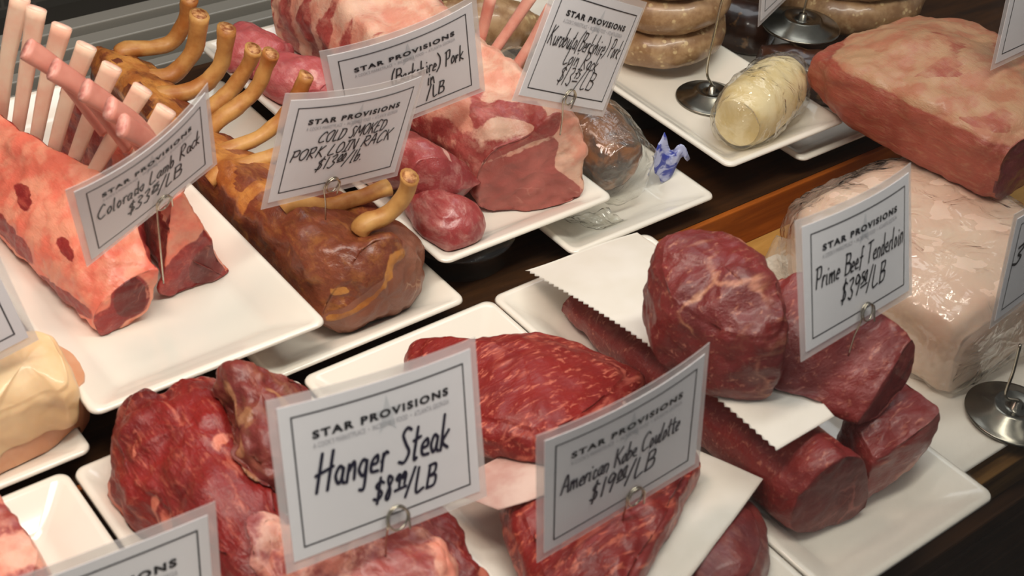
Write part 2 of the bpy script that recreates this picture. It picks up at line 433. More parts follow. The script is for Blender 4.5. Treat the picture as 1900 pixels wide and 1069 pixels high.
# ================================================================== PLATTERS
def rrect(x0, x1, y0, y1, r_, n=6):
    out = []
    for cx_, cy_, a0 in ((x1-r_, y1-r_, 0), (x0+r_, y1-r_, 90), (x0+r_, y0+r_, 180), (x1-r_, y0+r_, 270)):
        for k in range(n+1):
            a = math.radians(a0+90*k/n); out.append((cx_+r_*math.cos(a), cy_+r_*math.sin(a)))
    return out
def platter(label, x0, x1, y0, y1, zb, group='white rectangular platters', rim=0.026, h=0.021, cat='plate', yaw=0.0):
    prof = [(rim+0.016, 0.002, .004), (rim+0.010, 0.0, .005), (rim+0.007, 0.002, .006), (0.012, h*0.62, .006), (0.002, h*0.80, .007), (0.0, h*0.90, .007),
            (0.0008, h*0.97, .0065), (0.0030, h, .006), (0.0052, h*0.965, .006), (rim-0.003, 0.0095, .005), (rim, 0.0080, .005), (rim+0.004, 0.0070, .006), (rim+0.012, 0.0068, .01)]
    loops = [[(x, y, zb+z) for x, y in rrect(x0+d, x1-d, y0+d, y1-d, r_)] for d, z, r_ in prof]
    n = len(loops[0]); V = [p for lp in loops for p in lp]
    Fc = [(i*n+k, i*n+(k+1)%n, (i+1)*n+(k+1)%n, (i+1)*n+k) for i in range(len(loops)-1) for k in range(n)]
    Fc += [list(range(n))[::-1], [(len(loops)-1)*n+k for k in range(n)]]
    V = np.array(V)
    if yaw:
        c = np.array([(x0+x1)/2, y0]); a = math.radians(yaw); d = V[:,:2]-c
        V[:,0] = c[0]+d[:,0]*math.cos(a)-d[:,1]*math.sin(a); V[:,1] = c[1]+d[:,0]*math.sin(a)+d[:,1]*math.cos(a)
    PLATES.append((x0, x1, y0, y1, zb, rim, h))
    o = mesh_obj('serving_platter', V, Fc, M['china'])
    return tag(o, label, cat, group)
def riser(x, y, z0, z1, r_, label):
    h = z1-z0
    prof = [(0.0, 0.0), (r_*0.9, 0.0), (r_*0.92, 0.002), (r_*0.92, h-0.003), (r_, h-0.002), (r_, h-0.0005), (0.0, h-0.0005)]
    v, f = lathe((x, y, z0), prof, 48)
    o = mesh_obj('glass_riser', v, f, M['glass']); tag(o, label, 'glass stand', 'glass stands under the raised platters')
B0, B1, B3, B5 = 0.033, 0.063, 0.058, 0.060
platter('white platter under the raw lamb racks with long bare bones', 0.190, 0.340, 0.547, 0.885, B1)
platter('white platter under the smoked brown rack with curved bones', 0.298, 0.4445, 0.545, 0.875, UP)
platter('white platter under the fresh pink pork rack and loin pieces', 0.437, 0.585, 0.563, 0.900, B3)
platter('low white platter under the bag of dark sliced meat, behind the pork', 0.536, 0.675, 0.546, 0.880, UP)
platter('white platter holding the stacked sausage coil and wrapped pale roll', 0.682, 0.812, 0.546, 0.860, B5)
platter('low white platter whose corner shows beneath the sausage platter', 0.768, 0.905, 0.546, 0.860, UP)
platter('white platter under the two marbled triangular steaks on paper', 0.3170, 0.4616, 0.2476, 0.5424, B0)  # front row of platters and its meats: positions scaled about the camera
platter('white platter under the beef tenderloin pieces, nearest the front corner', 0.4626, 0.6029, 0.2381, 0.5434, B0)
platter('white platter under the dark red ragged steaks', 0.1725, 0.3152, 0.2476, 0.5443, B0)
platter('mostly empty white platter at the bottom left corner', 0.0283, 0.1706, 0.2476, 0.5462, B0)
platter('white platter under the pale raw chicken pieces', 0.045, 0.1885, 0.5485, 0.800, UP)
riser(0.243, 0.72, UP, B1, 0.045, 'round glass stand beneath the lamb platter')
riser(0.487, 0.615, UP, B3, 0.042, 'round glass stand under the fresh pork platter')
struct('trim_11', box(-0.2, 0.598, 0.302, 0.536, 0.0, 0.0328, 0.001), M['wood_dark'])  # block added as a support under the raised front-row platters
riser(0.724, 0.70, UP, B5, 0.038, 'round glass stand under the sausage platter')
# flat tray on the right
tx0, tx1, ty0, ty1 = 0.641, 0.90, 0.281, 0.512
prof = [(0.010, 0.0, .004), (0.0015, 0.005, .004), (0.0, 0.009, .004), (0.0015, 0.0105, .004), (0.005, 0.0095, .004), (0.02, 0.0085, .004)]
loops = [[(x, y, z) for x, y in rrect(tx0+d, tx1-d, ty0+d, ty1-d, r_)] for d, z, r_ in prof]
n = len(loops[0]); V = np.array([p for lp in loops for p in lp])
Fc = [(i*n+k, i*n+(k+1)%n, (i+1)*n+(k+1)%n, (i+1)*n+k) for i in range(len(loops)-1) for k in range(n)]+[list(range(n))[::-1], [(len(loops)-1)*n+k for k in range(n)]]
tag(mesh_obj('flat_tray', V, Fc, M['china']), 'flat white tray under the big bagged pale meat at right', 'tray')
FL1, FL2, FL3, FL5, FL0 = B1+0.0072, UP+0.0072, B3+0.0072, B5+0.0072, B0+0.0072

# ================================================================== MEAT
def face_px(px, p0, n): return np.array([PN(x, y, p0, n) for x, y in px])

# ---- lamb racks
M['lamb'] = meat('raw_lamb', '#a23632', '#832526', '#f07e66', rot=(0,0,0.2), stretch=(1,0.35,1), marb=0.25, mscale=70, rough=0.32, fatn=0.28, fat2='#f6a486', sss=0.2, eye=('#84302a', '#6c2320', '#b06a58'))
t1 = thing('lamb_rack', 'raw pink lamb rack with thick fat cap, left one on its platter', 'lamb rack', (0.245, 0.70, FL1), 'lamb racks')
def lamb_ring(y, xl, xr, zr, zf=FL1):
    return [(xl, y, zf+.016), (xl+.005, y, zf+.003), (xl+.022, y, zf), (xl+.040, y, zf+.008), (xr+.001, y, zf+.03), (xr+.002, y, zr-.012), (xr-.002, y, zr), (xr-.014, y, zr-.003), (xl+.014, y, zr*0.55+(zf+.03)*0.45+0.004), (xl+.001, y, zf+.028)]
rings = [np.array([(x, PYv[1], z) for x, PYv, z in []])] if False else []
f0 = np.array([PY(*q, .622) for q in [(172,592),(184,618),(206,620),(236,602),(268,573),(281,543),(291,497),(256,506),(220,530),(186,560)]])
f0[:,2] = np.maximum(f0[:,2], FL1+.0005)
def order10(y, xl, xr, zr):  # same order as f0: left, bottom-left, bottom, bottom right..., top right, top left
    zf = FL1
    return np.array([(xl, y, zf+.014), (xl+.004, y, zf+.003), (xl+.022, y, zf), (xl+.038, y, zf+.006), (xr-.004, y, zf+.022), (xr, y, zr-.022), (xr-.001, y, zr-.002), (xr-.012, y, zr-.002), (xl+.022, y, zf+.046), (xl+.004, y, zf+.029)])
rings = [f0, order10(.645, .221, .270, .117), order10(.675, .218, .279, .127), order10(.705, .215, .270, .130), order10(.74, .212, .257, .129), order10(.78, .207, .249, .128), order10(.84, .200, .238, .126)]
def lambfat(V, I):
    z = V[:,2]-FL1; y = V[:,1]
    def ell(y0, z0, ry, rz, k=0.0): return np.exp(-(((y-y0)/ry)**2+((z-z0-k*(y-y0))/rz)**2)**2)
    left = V[:,0] < .247-(y-.62)*.1
    f = np.full(len(V), .82)
    f -= 1.1*left*(ell(.735, .018, .045, .008, .05)+ell(.655, .010, .028, .006, -.12)+.8*ell(.80, .022, .03, .007))
    f -= .75*left*(ell(.725, .040, .014, .0035, .1)+ell(.665, .036, .013, .003, .1)+ell(.775, .042, .013, .004))
    f += .22*nz(V, 60, 3)
    cb = np.exp(-(((V[:,0]-0.231)/0.010)**2+((z-0.008)/0.0105)**2)**2)
    f = np.where(I['cap'] == 1, 0.80-cb*1.0-lambeye(V, I), f)
    return np.where((I['v'] > .42) & (I['v'] < .62) & (I['cap'] == 0), 0.30, f)
def lambeye(V, I):
    return (I['cap'] == 1)*np.exp(-(((V[:,0]-0.2475)/0.0115)**2+((V[:,2]-FL1-0.0215)/0.0150)**2)**2)
body('meat', rings, M['lamb'], t1, [(.0022, 45, 3, (1,1,1)), (.0012, 140, 4, (1,1,1))], FL1+.0002, lambfat, nu=90, nv=110, capn=16, eye=lambeye)
bones1 = [((33,241),(50,130),(68,16),.785,.772), ((66,263),(88,150),(115,49),.764,.748), ((98,287),(128,175),(161,85),.744,.728), ((132,312),(170,210),(208,123),.724,.708), ((172,322),(222,235),(265,164),.704,.688), ((226,345),(272,265),(309,203),.682,.668), ((2,215),(14,110),(38,-4),.806,.79)]
for b, m_, tp, yb, yt in bones1:
    A, Bm, T = PY(*b, yb), PY(*m_, (yb+yt)/2), PY(*tp, yt)
    root = A+(A-Bm)*0.35
    v, f = tube([root, A, Bm, T], [.0040, .0043, .0052, .0064], 12, 20, flat=0.45, flatdir=(0.75, -0.66, 0.05), power=3.2)
    o = mesh_obj('rib_bone', v, f, M['bone'], t1)
    d = (T-Bm)/np.linalg.norm(T-Bm)
    v, f = tube([T-d*.0004, T+d*.0005], [.0060, .0058], 16, 3, flat=0.45, flatdir=(0.75, -0.66, 0.05), power=3.2)
    mesh_obj('bone_end', v, f, M['bonetip'], t1)
# second rack
t2 = thing('lamb_rack', 'raw lamb rack with dark red cut face, right one on its platter', 'lamb rack', (0.29, 0.70, FL1), 'lamb racks')
g0 = np.array([PY(*q, .634) for q in [(305,500),(293,538),(324,557),(350,561),(388,547),(419,534),(421,512),(390,450),(366,415),(340,362),(320,372),(312,430)]])
g0[:,2] = np.maximum(g0[:,2], FL1+.0005)
rings = [g0]
for dy, dx, s, sz in ((.012, 0, .80, .98), (.04, -.002, .68, .92), (.09, -.006, .55, .92), (.16, -.016, .5, .9)):
    q = g0.copy(); c = np.array([0.316, 0, FL1]); q[:,0] = c[0]+(q[:,0]-c[0])*s+dx; q[:,1] += dy; q[:,2] = c[2]+(q[:,2]-c[2])*sz; rings.append(q)
def lamb2fat(V, I):
    z = V[:,2]-FL1
    f = .25+.85*np.clip((z-.036-(V[:,0]-.300)*.6)/.010, 0, 1)+.35*nz(V, 90, 5)-lamb2eye(V, I)
    return np.where(I['cap'] == 1, f, 0.45+0.4*(V[:,0] > .29))
def lamb2eye(V, I):
    return (I['cap'] == 1)*np.exp(-(((V[:,0]-.304)/.0135)**2+((V[:,2]-FL1-.0155)/.0165)**2)**2)
body('meat', rings, M['lamb'], t2, [(.0022, 55, 7, (1,1,1)), (.001, 150, 8, (1,1,1))], FL1+.0002, lamb2fat, nu=50, nv=100, capn=16, eye=lamb2eye)
bones2 = [((49,90),(169,208),.712,.702), ((98,127),(214,240),.692,.684), ((156,166),(262,270),.672,.668), ((202,200),(305,300),.652,.655), ((226,232),(318,322),.640,.648)]
for tp, rt, yt, yr in bones2:
    T, A = PY(*tp, yt), PY(*rt, yr); mid = (T+A)/2+np.array([0.002, 0, 0.004])
    root = A+(A-mid)*0.5; root[2] = max(root[2], FL1+.03)
    v, f = tube([root, A, mid, T], [.0055, .0055, .0062, .0074], 16, 24, flat=0.5, flatdir=(0.5, 0.6, 0.6), power=2.6)
    o = mesh_obj('rib_bone', v, f, M['bonered'], t2)
    d = (T-mid)/np.linalg.norm(T-mid)
    v, f = tube([T-d*.0004, T+d*.0006], [.0072, .0068], 16, 3, flat=0.5, flatdir=(0.5, 0.6, 0.6), power=2.6)
    mesh_obj('bone_end', v, f, M['boneend'], t2)

# ---- smoked rack
M['smoked'] = meat('smoked_pork', '#8a4a30', '#6b3220', '#c98a44', rot=(0,0,0.3), stretch=(1,0.5,1), marb=0.25, mscale=48, rough=0.33, fatn=0.35, fat2='#a8652c', dark='#4a2013', sss=0.08, coat=0.2, eye=('#94604a', '#84503c', '#c9a080'))
t3 = thing('smoked_pork_rack', 'amber smoked pork rack with curved brown rib bones', 'smoked pork rack', (0.39, 0.72, FL2))
zf = FL2
s0 = np.array([PY(*q, .572) for q in [(602,560),(597,598),(635,618),(700,612),(755,586),(781,535),(776,482),(748,446),(706,440),(668,462),(636,510)]])
s0[:,2] = np.maximum(s0[:,2], zf+.0006)
def sring(y, k=1.0, xl=.348, wf=1.0):
    q = np.array([(xl, y, zf+.042), (xl+.001, y, zf+.012), (xl+.016, y, zf+.001), (xl+.045, y, zf), (xl+.076, y, zf+.005), (xl+.088, y, zf+.026), (xl+.082, y, zf+.047*k), (xl+.062, y, zf+.058*k), (xl+.040, y, zf+.064*k), (xl+.020, y, zf+.069*k), (xl+.006, y, zf+.062*k)])
    q[:,0] = xl+(q[:,0]-xl)*wf; return q
rings = [s0, sring(.592, .90), sring(.63, .90, wf=.97), sring(.665, .88, wf=.84), sring(.70, .86, wf=.62), sring(.75, .80, wf=.52), sring(.80, .80, .345, .50), sring(.86, .86, .344, .55), sring(.895, .8, .346, .45)]
def streak(pl, w=.004, amp=.9):
    pl = [np.array(q) for q in pl]
    def fn(V, I):
        d = np.full(len(V), 9.0)
        for a, b in zip(pl[:-1], pl[1:]):
            ab = b-a; t_ = np.clip(((V-a)@ab)/(ab@ab), 0, 1); d = np.minimum(d, np.linalg.norm(V-(a+t_[:,None]*ab), axis=1))
        return amp*np.exp(-(d/w)**2)
    return fn
def maxf(*fs): return lambda V, I: np.max([g(V, I) for g in fs], axis=0)
def onface(fn, y0, ymax):
    def g(V, I):
        W = V.copy(); W[:,1] = y0
        return fn(W, I)*(V[:,1] < ymax)
    return g
smseam = maxf(onface(streak([PY(*q, .572) for q in [(604,586),(640,560),(676,530),(700,498),(712,470)]], .0022, .85), .572, .585),
    onface(streak([PY(*q, .572) for q in [(700,492),(714,470),(735,462)]], .0055, .85), .572, .59),
    onface(streak([PY(*q, .572) for q in [(618,540),(632,532)]], .003, .8), .572, .59),
    streak([PY(*q, .60) for q in [(500,372),(560,378),(610,388)]], .009, .75), streak([PY(*q, .612) for q in [(520,440),(545,480),(575,520)]], .006, .6))
SA, SB = PY(600, 582, .572), PY(722, 468, .572)
def smeye(V, I):
    d = (SB[0]-SA[0])*(V[:,2]-SA[2])-(SB[2]-SA[2])*(V[:,0]-SA[0]); d /= math.hypot(SB[0]-SA[0], SB[2]-SA[2])
    return np.clip(.5-d/.004, 0, 1)*np.clip((.60-V[:,1])/.008, 0, 1)
def smfat(V, I):
    z = V[:,2]-zf
    top = np.clip((z-.036)/.014, 0, 1); f = 0.40*top+0.16
    f = np.where(V[:,1] < .66, f*0.45, f)
    f = np.where(I['cap'] == 1, 0.04, f)
    f = f-.4*(nz(V, 38, 4) > .22)
    return np.maximum(f, smseam(V, I))
body('meat', rings, M['smoked'], t3, [(.0030, 42, 12, (1,1,1)), (.0016, 110, 13, (1,1,1))], zf+.0003, smfat, nu=80, nv=96, capn=14, bulge=(.014, .004), eye=smeye)
sb = [([(238,92),(309,84),(340,46),(352,-4)], .885, .0075), ([(246,142),(316,140),(360,90),(370,26)], .855, .0085), ([(285,180),(364,164),(410,118),(421,51)], .822, .0078), ([(383,207),(428,170),(460,120),(471,90)], .785, .0072), ([(400,229),(466,176),(492,130),(504,99)], .764, .0068), ([(407,284),(486,252),(540,200),(569,139)], .732, .0064), ([(414,318),(520,286),(575,260),(600,222)], .708, .0062), ([(540,378),(600,382),(660,370),(722,347)], .636, .0066), ([(678,416),(722,394),(750,360),(760,328)], .592, .0070)]
for pts, y, r_ in sb:
    A = [PY(*q, y-0.004*i) for i, q in enumerate(pts)]
    A = [A[0]+(A[0]-A[1])*0.25+np.array([0, 0, -.004])]+A
    v, f = tube(A, [r_*1.0, r_*1.05, r_*0.95, r_*0.92, r_*1.05], 12, 26, flat=0.8, flatdir=(0.2, 1, 0))
    v = disp(v, f, [(.0012, 70, int(y*100), (1,1,1))])
    mesh_obj('rib_bone', v, f, M['smokebone'], t3)
    d = (A[-1]-A[-2])/np.linalg.norm(A[-1]-A[-2])
    v, f = tube([A[-1]-d*.0006, A[-1]+d*.0006], [r_*.86, r_*.80], 14, 3, flat=0.8, flatdir=(0.2, 1, 0))
    mesh_obj('bone_end', v, f, M['smokeend'], t3)

# ---- fresh pork rack
M['pork'] = meat('fresh_pork', '#bd6058', '#a0403c', '#e8bfa6', rot=(0,0,0.3), stretch=(1,0.8,1), marb=0.22, mscale=36, rough=0.4, fatn=0.5, fat2='#e09c84', sss=0.15, tone=30, coat=.05, dark='#7e2a2a', eye=('#b4665c', '#a4564e', '#d9a08e'))
M['porkdark'] = meat('dark_pork_loin', '#a84846', '#8f3638', '#e8c0b0', rot=(0,0,0.3), stretch=(1,0.4,1), marb=0.15, mscale=40, rough=0.3, fatn=0.3, sss=0.18, tone=20, coat=0.3)
M['porkpink'] = meat('pink_pork', '#c0605f', '#a84b50', '#e8b5ac', rot=(0,0,0.4), stretch=(1,0.3,1), marb=0.2, mscale=40, rough=0.33, fatn=0.3, sss=0.2, tone=20)
t4 = thing('pork_rack', 'fresh pink pork loin rack with pale fat edge and rib bones', 'pork rack', (0.54, 0.74, FL3))
pn = np.array([-.39, -.92, 0.0]); pp = np.array([.503, .611, FL3])
k0 = face_px([(884,318),(884,360),(895,387),(940,398),(1000,398),(1056,390),(1076,362),(1083,305),(1083,250),(1072,222),(1042,206),(1008,222),(975,250),(915,275)], pp, pn)
k0[:,2] = np.maximum(k0[:,2], FL3+.0006)
def kring(d, dx, lift, left):
    q = k0.copy()-pn*0+np.array([dx, d, 0]); 
    h = (q[:,2]-FL3)/0.09
    q[:,2] = FL3+(q[:,2]-FL3)*lift
    for i in (0, 12, 13): q[i,0] -= left
    for i in (0, 13): q[i,2] += left*0.35
    q[13,2] += .012*(left > 0); q[12,2] += .006*(left > 0)
    return q
rings = [k0, kring(.022, .004, 1.03, .006), kring(.06, .005, 1.05, .012), kring(.11, .006, 1.05, .012), kring(.17, .008, 1.12, .010), kring(.23, .006, 1.25, .006), kring(.275, .000, 1.25, .0)]
def pkeye(V, I):
    q = V-pp; across = q[:,0]*0.92-q[:,1]*0.39; z = V[:,2]-FL3
    return (I['cap'] == 1)*np.clip((.047+.10*(across-.02)-z+.010*np.sin(across*45))/.004+.5, 0, 1)
def pkfat(V, I):
    z = V[:,2]-FL3
    q = V-pp; across = q[:,0]*0.92-q[:,1]*0.39     # along the cut face, left to right
    f = 0.40+0.42*np.clip((z-.05)/.02, 0, 1)+0.30*np.sin(V[:,1]*210+V[:,0]*60)*(V[:,1] > .74)
    f = f-.55*np.clip((nz(V, 34, 6)-.12)*6, 0, 1)*(V[:,1] < .70)
    edge = np.clip((across-.047-np.maximum(0, .036-z)*1.1)/.006, 0, 1)
    ff = 0.05+0.9*edge+0.55*np.exp(-((z-.054-(across-.03)*0.4)/.003)**2)
    f = np.where(I['cap'] == 1, ff-.0, f)
    f = np.where((I['cap'] == 0) & (across > .052), 0.95, f)
    return f
body('meat', rings, M['pork'], t4, [(.0030, 40, 21, (1,1,1)), (.0018, 100, 22, (1,1,1))], FL3+.0003, pkfat, nu=90, nv=120, capn=16, eye=pkeye)
for pts, y, r_ in [([(872,130),(890,78),(912,-10)], .715, .0052), ([(902,116),(945,54),(990,-12)], .700, .0050), ([(944,144),(985,80),(1022,14)], .676, .0048), ([(770,70),(796,20),(826,-30)], .80, .0055)]:
    A = [PY(*q, y-.006*i) for i, q in enumerate(pts)]; A = [A[0]+(A[0]-A[1])*.5]+A
    v, f = tube(A, [r_, r_, r_*.95, r_*1.1], 12, 20, flat=0.7, flatdir=(0.2, 1, 0))
    mesh_obj('rib_bone', v, f, M['porkbone'], t4)

# loin pieces on the same platter
d0 = face_px([(752,330),(762,385),(800,402),(850,402),(886,384),(888,345),(868,310),(820,285),(775,290)], (.47, .618, FL3), (-.2, -.98, 0))
d0[:,2] = np.maximum(d0[:,2], FL3+.03)
rings = []
for dy, dx, s in ((0, 0, .95), (.012, 0, 1.0), (.05, -.008, .98), (.10, -.012, .92), (.125, -.012, .75)):
    q = d0.copy(); c = q.mean(0); q[:,0] = c[0]+(q[:,0]-c[0])*s+dx; q[:,1] += dy; q[:,2] = FL3+.004+(q[:,2]-FL3-.004)*s; rings.append(q)
for q in rings: q[1:5,2] = np.minimum(q[1:5,2], FL3+.006+.026*np.array([1, .6, .5, .8])*(q[1:5,1] < .64))
def fewfat(seed, sc=22, th=0.28, amp=0.9):
    return lambda V, I: np.clip((nz(V, sc, seed)-th)*5, 0, 1)*amp
o = body('pork_loin_piece', rings, M['porkdark'], None, [(.0026, 45, 31, (1,1,1))], FL3+.001, maxf(fewfat(3), streak([P(800, 262, FL3+.055), P(845, 300, FL3+.05), P(880, 335, FL3+.042)], .003, .8), streak([P(790, 345, FL3+.05), P(825, 335, FL3+.05), P(872, 345, FL3+.04)], .0025, .7)), nu=50, nv=96, capn=12, bulge=(.010, .004))
tag(o, 'dark pink boneless pork loin piece beside the pork rack', 'pork loin')
e0 = [P(x, y, FL3+.016) for x, y in [(752,372),(764,410),(788,440),(830,456),(876,446),(897,424),(892,400),(850,392),(800,372)]]
o = body('pork_loin_piece', pillow_rings(e0, .030, PROFR), M['porkdark'], None, [(.0016, 60, 33, (1,1,1))], FL3+.0003, fewfat(8), nu=24, bulge=(.003, .006), edge=.0003)
tag(o, 'small round dark pork piece at the corner of the pork platter', 'pork loin')
for i, (ln, lab) in enumerate(((([(438, 78), (456, 98), (486, 106), (516, 108)], 'pale pink pork tenderloin lying at the back of the pork platter')), (([(500, 128), (545, 150), (580, 162), (606, 180)], 'pink pork tenderloin with a white fat spot, behind the name cards')))):
    c = np.array([P(x, y, FL3+.020) for x, y in ln])
    d = c[-1]-c[0]; d /= np.linalg.norm(d); s = np.cross(d, (0, 0, 1.0)); rings = []
    for k, cc in enumerate(c):
        rr = (.015, .021, .020, .013)[k]
        rings.append(np.array([cc+s*rr*math.cos(a)*1.15+np.array([0, 0, 1])*min(rr, .0195)*math.sin(a) for a in np.linspace(0, 2*math.pi, 10, endpoint=False)]))
    o = body('pork_tenderloin', rings, M['porkpink'], None, [(.0028, 40, 41+i, (1,1,1))], FL3+.0003, fewfat(11+i, 26, .3), bulge=(.006, .006))
    tag(o, lab, 'pork tenderloin')

# ---- bagged dark meat
M['pate'] = plain('dark_jellied_meat', '#5a3418', 0.3, nscale=42, namt=0.16, color2='#8f5f2a', bump=0.4, coat=0.4)
t = NT('jellied_meat'); o_ = t.coords()
c = t.mix(t.ramp(t.noise(o_, 34, 5, 0.6, 0.6), 0.42, 0.60), lin('#341a0c'), lin('#8f5520'))
c = t.mix(t.ramp(t.noise(o_, 22, 4, 0.6, 0.4), 0.58, 0.68), c, lin('#b59468'))
t.l(c, t.b.inputs['Base Color']); t.b.inputs['Roughness'].default_value = 0.3; t.b.inputs['Coat Weight'].default_value = 0.5
t.l(t.bump(t.noise(o_, 70, 4), 0.4, 0.003), t.b.inputs['Normal'])
M['pate'] = t.m
M['film'] = film('clear_plastic_film', '#f0eee4', 0.05, 0.10, 50, 0.9, 0.35)
M['milkyfilm'] = film('milky_vacuum_film', '#f2e2d0', 0.16, 0.10, 34, 1.0, 0.42)
tb = thing('bagged_meat_loaf', 'clear plastic bag of dark brown jellied meat behind the pork rack', 'bagged meat', (.625, .62, FL2))
def capsule(c0, c1, r0, r1, n=14, up=(0, 0, 1.0), zs=1.0, k=7, power=2.0):
    c0, c1 = np.array(c0, float), np.array(c1, float); d = (c1-c0); d /= np.linalg.norm(d)
    s = np.cross(d, up); s /= np.linalg.norm(s); w = np.cross(s, d); out = []
    for i in range(k):
        f = i/(k-1); cc = c0*(1-f)+c1*f; rr = (r0*(1-f)+r1*f)*(1-0.25*abs(2*f-1)**4)
        out.append(np.array([cc+s*rr*np.sign(math.cos(a))*abs(math.cos(a))**(2/power)+w*rr*zs*np.sign(math.sin(a))*abs(math.sin(a))**(2/power) for a in np.linspace(0, 2*math.pi, n, endpoint=False)]))
    return out
pc0, pc1 = np.array([.617, .597, FL2+.032]), np.array([.628, .72, FL2+.032])
body('meat_loaf', capsule(pc0, pc1, .031, .030), M['pate'], tb, [(.003, 45, 51, (1,1,1))], FL2+.0015, bulge=(.008, .006))
V, Fc, I = loft(capsule(pc0+np.array([-.001, -.012, 0]), pc1+np.array([0, .02, 0]), .0345, .034), 40, 60, 8, (.01, .01))
V = disp(V, Fc, [(.0030, 60, 55, (1,1,1))], FL2+.0004); mesh_obj('plastic_bag', V, orient(V, Fc), M['film'], tb)
# the gathered tail of the bag: a real folded sheet, with a blue printed corner
def sheet(A, B, C, D, nu, nv, mat, name, parent=None, fz=None, amp=0.0, sc=60, seed=0, thick=0.0003, saw=(), saw_a=0.002, attrs=None, on=()):
    A, B, C, D = [np.asarray(q, float) for q in (A, B, C, D)]; V = []
    for j in range(nv+1):
        for i in range(nu+1):
            u, w = i/nu, j/nv
            p = A*(1-u)*(1-w)+B*u*(1-w)+C*u*w+D*(1-u)*w
            if fz: p = p+np.array([0, 0, fz(u, w)])
            if amp: p = p+np.array([0, 0, amp*noise.noise(Vector(p.tolist())*sc+Vector((seed, seed, 0)))])
            if 'u0' in saw and i == 0 and j % 2: p = p+(B-A)/np.linalg.norm(B-A)*saw_a
            if 'v1' in saw and j == nv and i % 2: p = p+(A-D)/np.linalg.norm(A-D)*saw_a
            if 'v0' in saw and j == 0 and i % 2: p = p+(D-A)/np.linalg.norm(D-A)*saw_a
            V.append(p)
    w_ = nu+1
    Fc = [(j*w_+i, j*w_+i+1, (j+1)*w_+i+1, (j+1)*w_+i) for j in range(nv) for i in range(nu)]
    V = rest_on(settle_plates(np.array(V)), list(on), .0014)
    # close into a thin solid
    N = len(V); nrm = np.cross(B-A, D-A); nrm /= np.linalg.norm(nrm)
    if nrm[2] < 0: nrm = -nrm; Fc = [q[::-1] for q in Fc]
    V2 = np.vstack([V, V-nrm*thick])
    F2 = Fc+[[i+N for i in q][::-1] for q in Fc]
    bd = [i for i in range(nu+1)]+[j*w_+nu for j in range(1, nv+1)]+[nv*w_+i for i in range(nu-1, -1, -1)]+[j*w_ for j in range(nv-1, 0, -1)]
    for a, b in zip(bd, bd[1:]+bd[:1]): F2.append([a, b, b+N, a+N])
    return mesh_obj(name, V2, F2, mat, parent)
bt = [P(1208, 300, FL2+.03), P(1232, 252, FL2+.046), P(1282, 288, FL2+.03), P(1228, 338, FL2+.008)]
t = NT('blue_printed_film'); o_ = t.coords()
t.l(t.mix(t.ramp(t.noise(o_, 70, 3, 0.6, 1.0), 0.44, 0.56), lin('#3a46a0'), lin('#b9bfe0')), t.b.inputs['Base Color']); t.b.inputs['Roughness'].default_value = 0.3
M['blue'] = t.m
sheet(*bt, 10, 10, M['blue'], 'bag_label', tb, amp=.012, sc=110, seed=3)
bt = [P(1040, 405, FL2+.004), P(1130, 385, FL2+.006), P(1165, 415, FL2+.002), P(1120, 432, FL2+.002)]
sheet(*bt, 12, 12, M['film'], 'bag_tail', tb, amp=.004, sc=120, seed=9)

# ---- sausage coil, wrapped roll
M['sausage'] = None
t = NT('coarse_sausage'); o_ = t.coords()
c = t.mix(t.ramp(t.noise(o_, 60, 4, 0.6), 0.38, 0.62), lin('#8d6a48'), lin('#b0906a'))
vo = t.n('ShaderNodeTexVoronoi'); t.l(o_, vo.inputs['Vector']); vo.inputs['Scale'].default_value = 190
c = t.mix(t.math('MULTIPLY', t.ramp(vo.outputs['Distance'], 0.25, 0.42, 1, 0), t.ramp(t.noise(o_, 90, 2), 0.5, 0.6)), c, lin('#c9b083'))
c = t.mix(t.ramp(t.noise(o_, 28, 3), 0.55, 0.7, 0, 0.6), c, lin('#6b4630'))
t.l(c, t.b.inputs['Base Color']); t.b.inputs['Roughness'].default_value = 0.38; t.b.inputs['Coat Weight'].default_value = 0.25
M['sausage'] = t.m
t = NT('dark_sausage'); o_ = t.coords()
c = t.mix(t.ramp(t.noise(o_, 45, 5, 0.6), 0.35, 0.65), lin('#4c2c1c'), lin('#2f1a12'))
c = t.mix(t.ramp(t.noise(o_, 80, 3), 0.6, 0.72), c, lin('#94693c'))
t.l(c, t.b.inputs['Base Color']); t.b.inputs['Roughness'].default_value = 0.32; t.b.inputs['Coat Weight'].default_value = 0.4
M['darksausage'] = t.m
def coil(c, R, r_, turns, z0, pitch, a0=0.0, n=150):
    pts = []
    for i in range(n+1):
        a = a0+2*math.pi*turns*i/n
        pts.append((c[0]+R*math.cos(a), c[1]+R*math.sin(a), z0+r_+pitch*turns*i/n*1.0))
    rad = np.full(40, r_); rad[0] *= .4; rad[-1] *= .4
    v, f = tube(pts, rad, 18, n*2)
    return v, f
v, f = coil((.770, .716), .036, .0158, 4.2, FL5, .0305, a0=2.2)
v = disp(v, f, [(.0012, 60, 61, (1,1,1))], FL5+.0003)
tag(mesh_obj('sausage_coil', v, f, M['sausage']), 'tall coil of coarse pale brown sausage behind the upright name card', 'sausage')
tr_ = thing('wrapped_roll', 'pale yellow cylindrical roll wrapped in clear plastic film', 'wrapped roll', (.765, .59, FL5))
t = NT('pale_yellow_foie'); o_ = t.coords()
c = t.mix(t.ramp(t.noise(o_, 35, 5, 0.6, 0.5), 0.4, 0.65), lin('#eedcae'), lin('#d9bf80'))
t.l(c, t.b.inputs['Base Color']); t.b.inputs['Roughness'].default_value = 0.45; t.l(t.bump(t.noise(o_, 40, 4), 0.3, 0.003), t.b.inputs['Normal'])
M['foie'] = t.m
a0, a1 = np.array([.716, .574, FL5+.026]), np.array([.797, .602, FL5+.026])
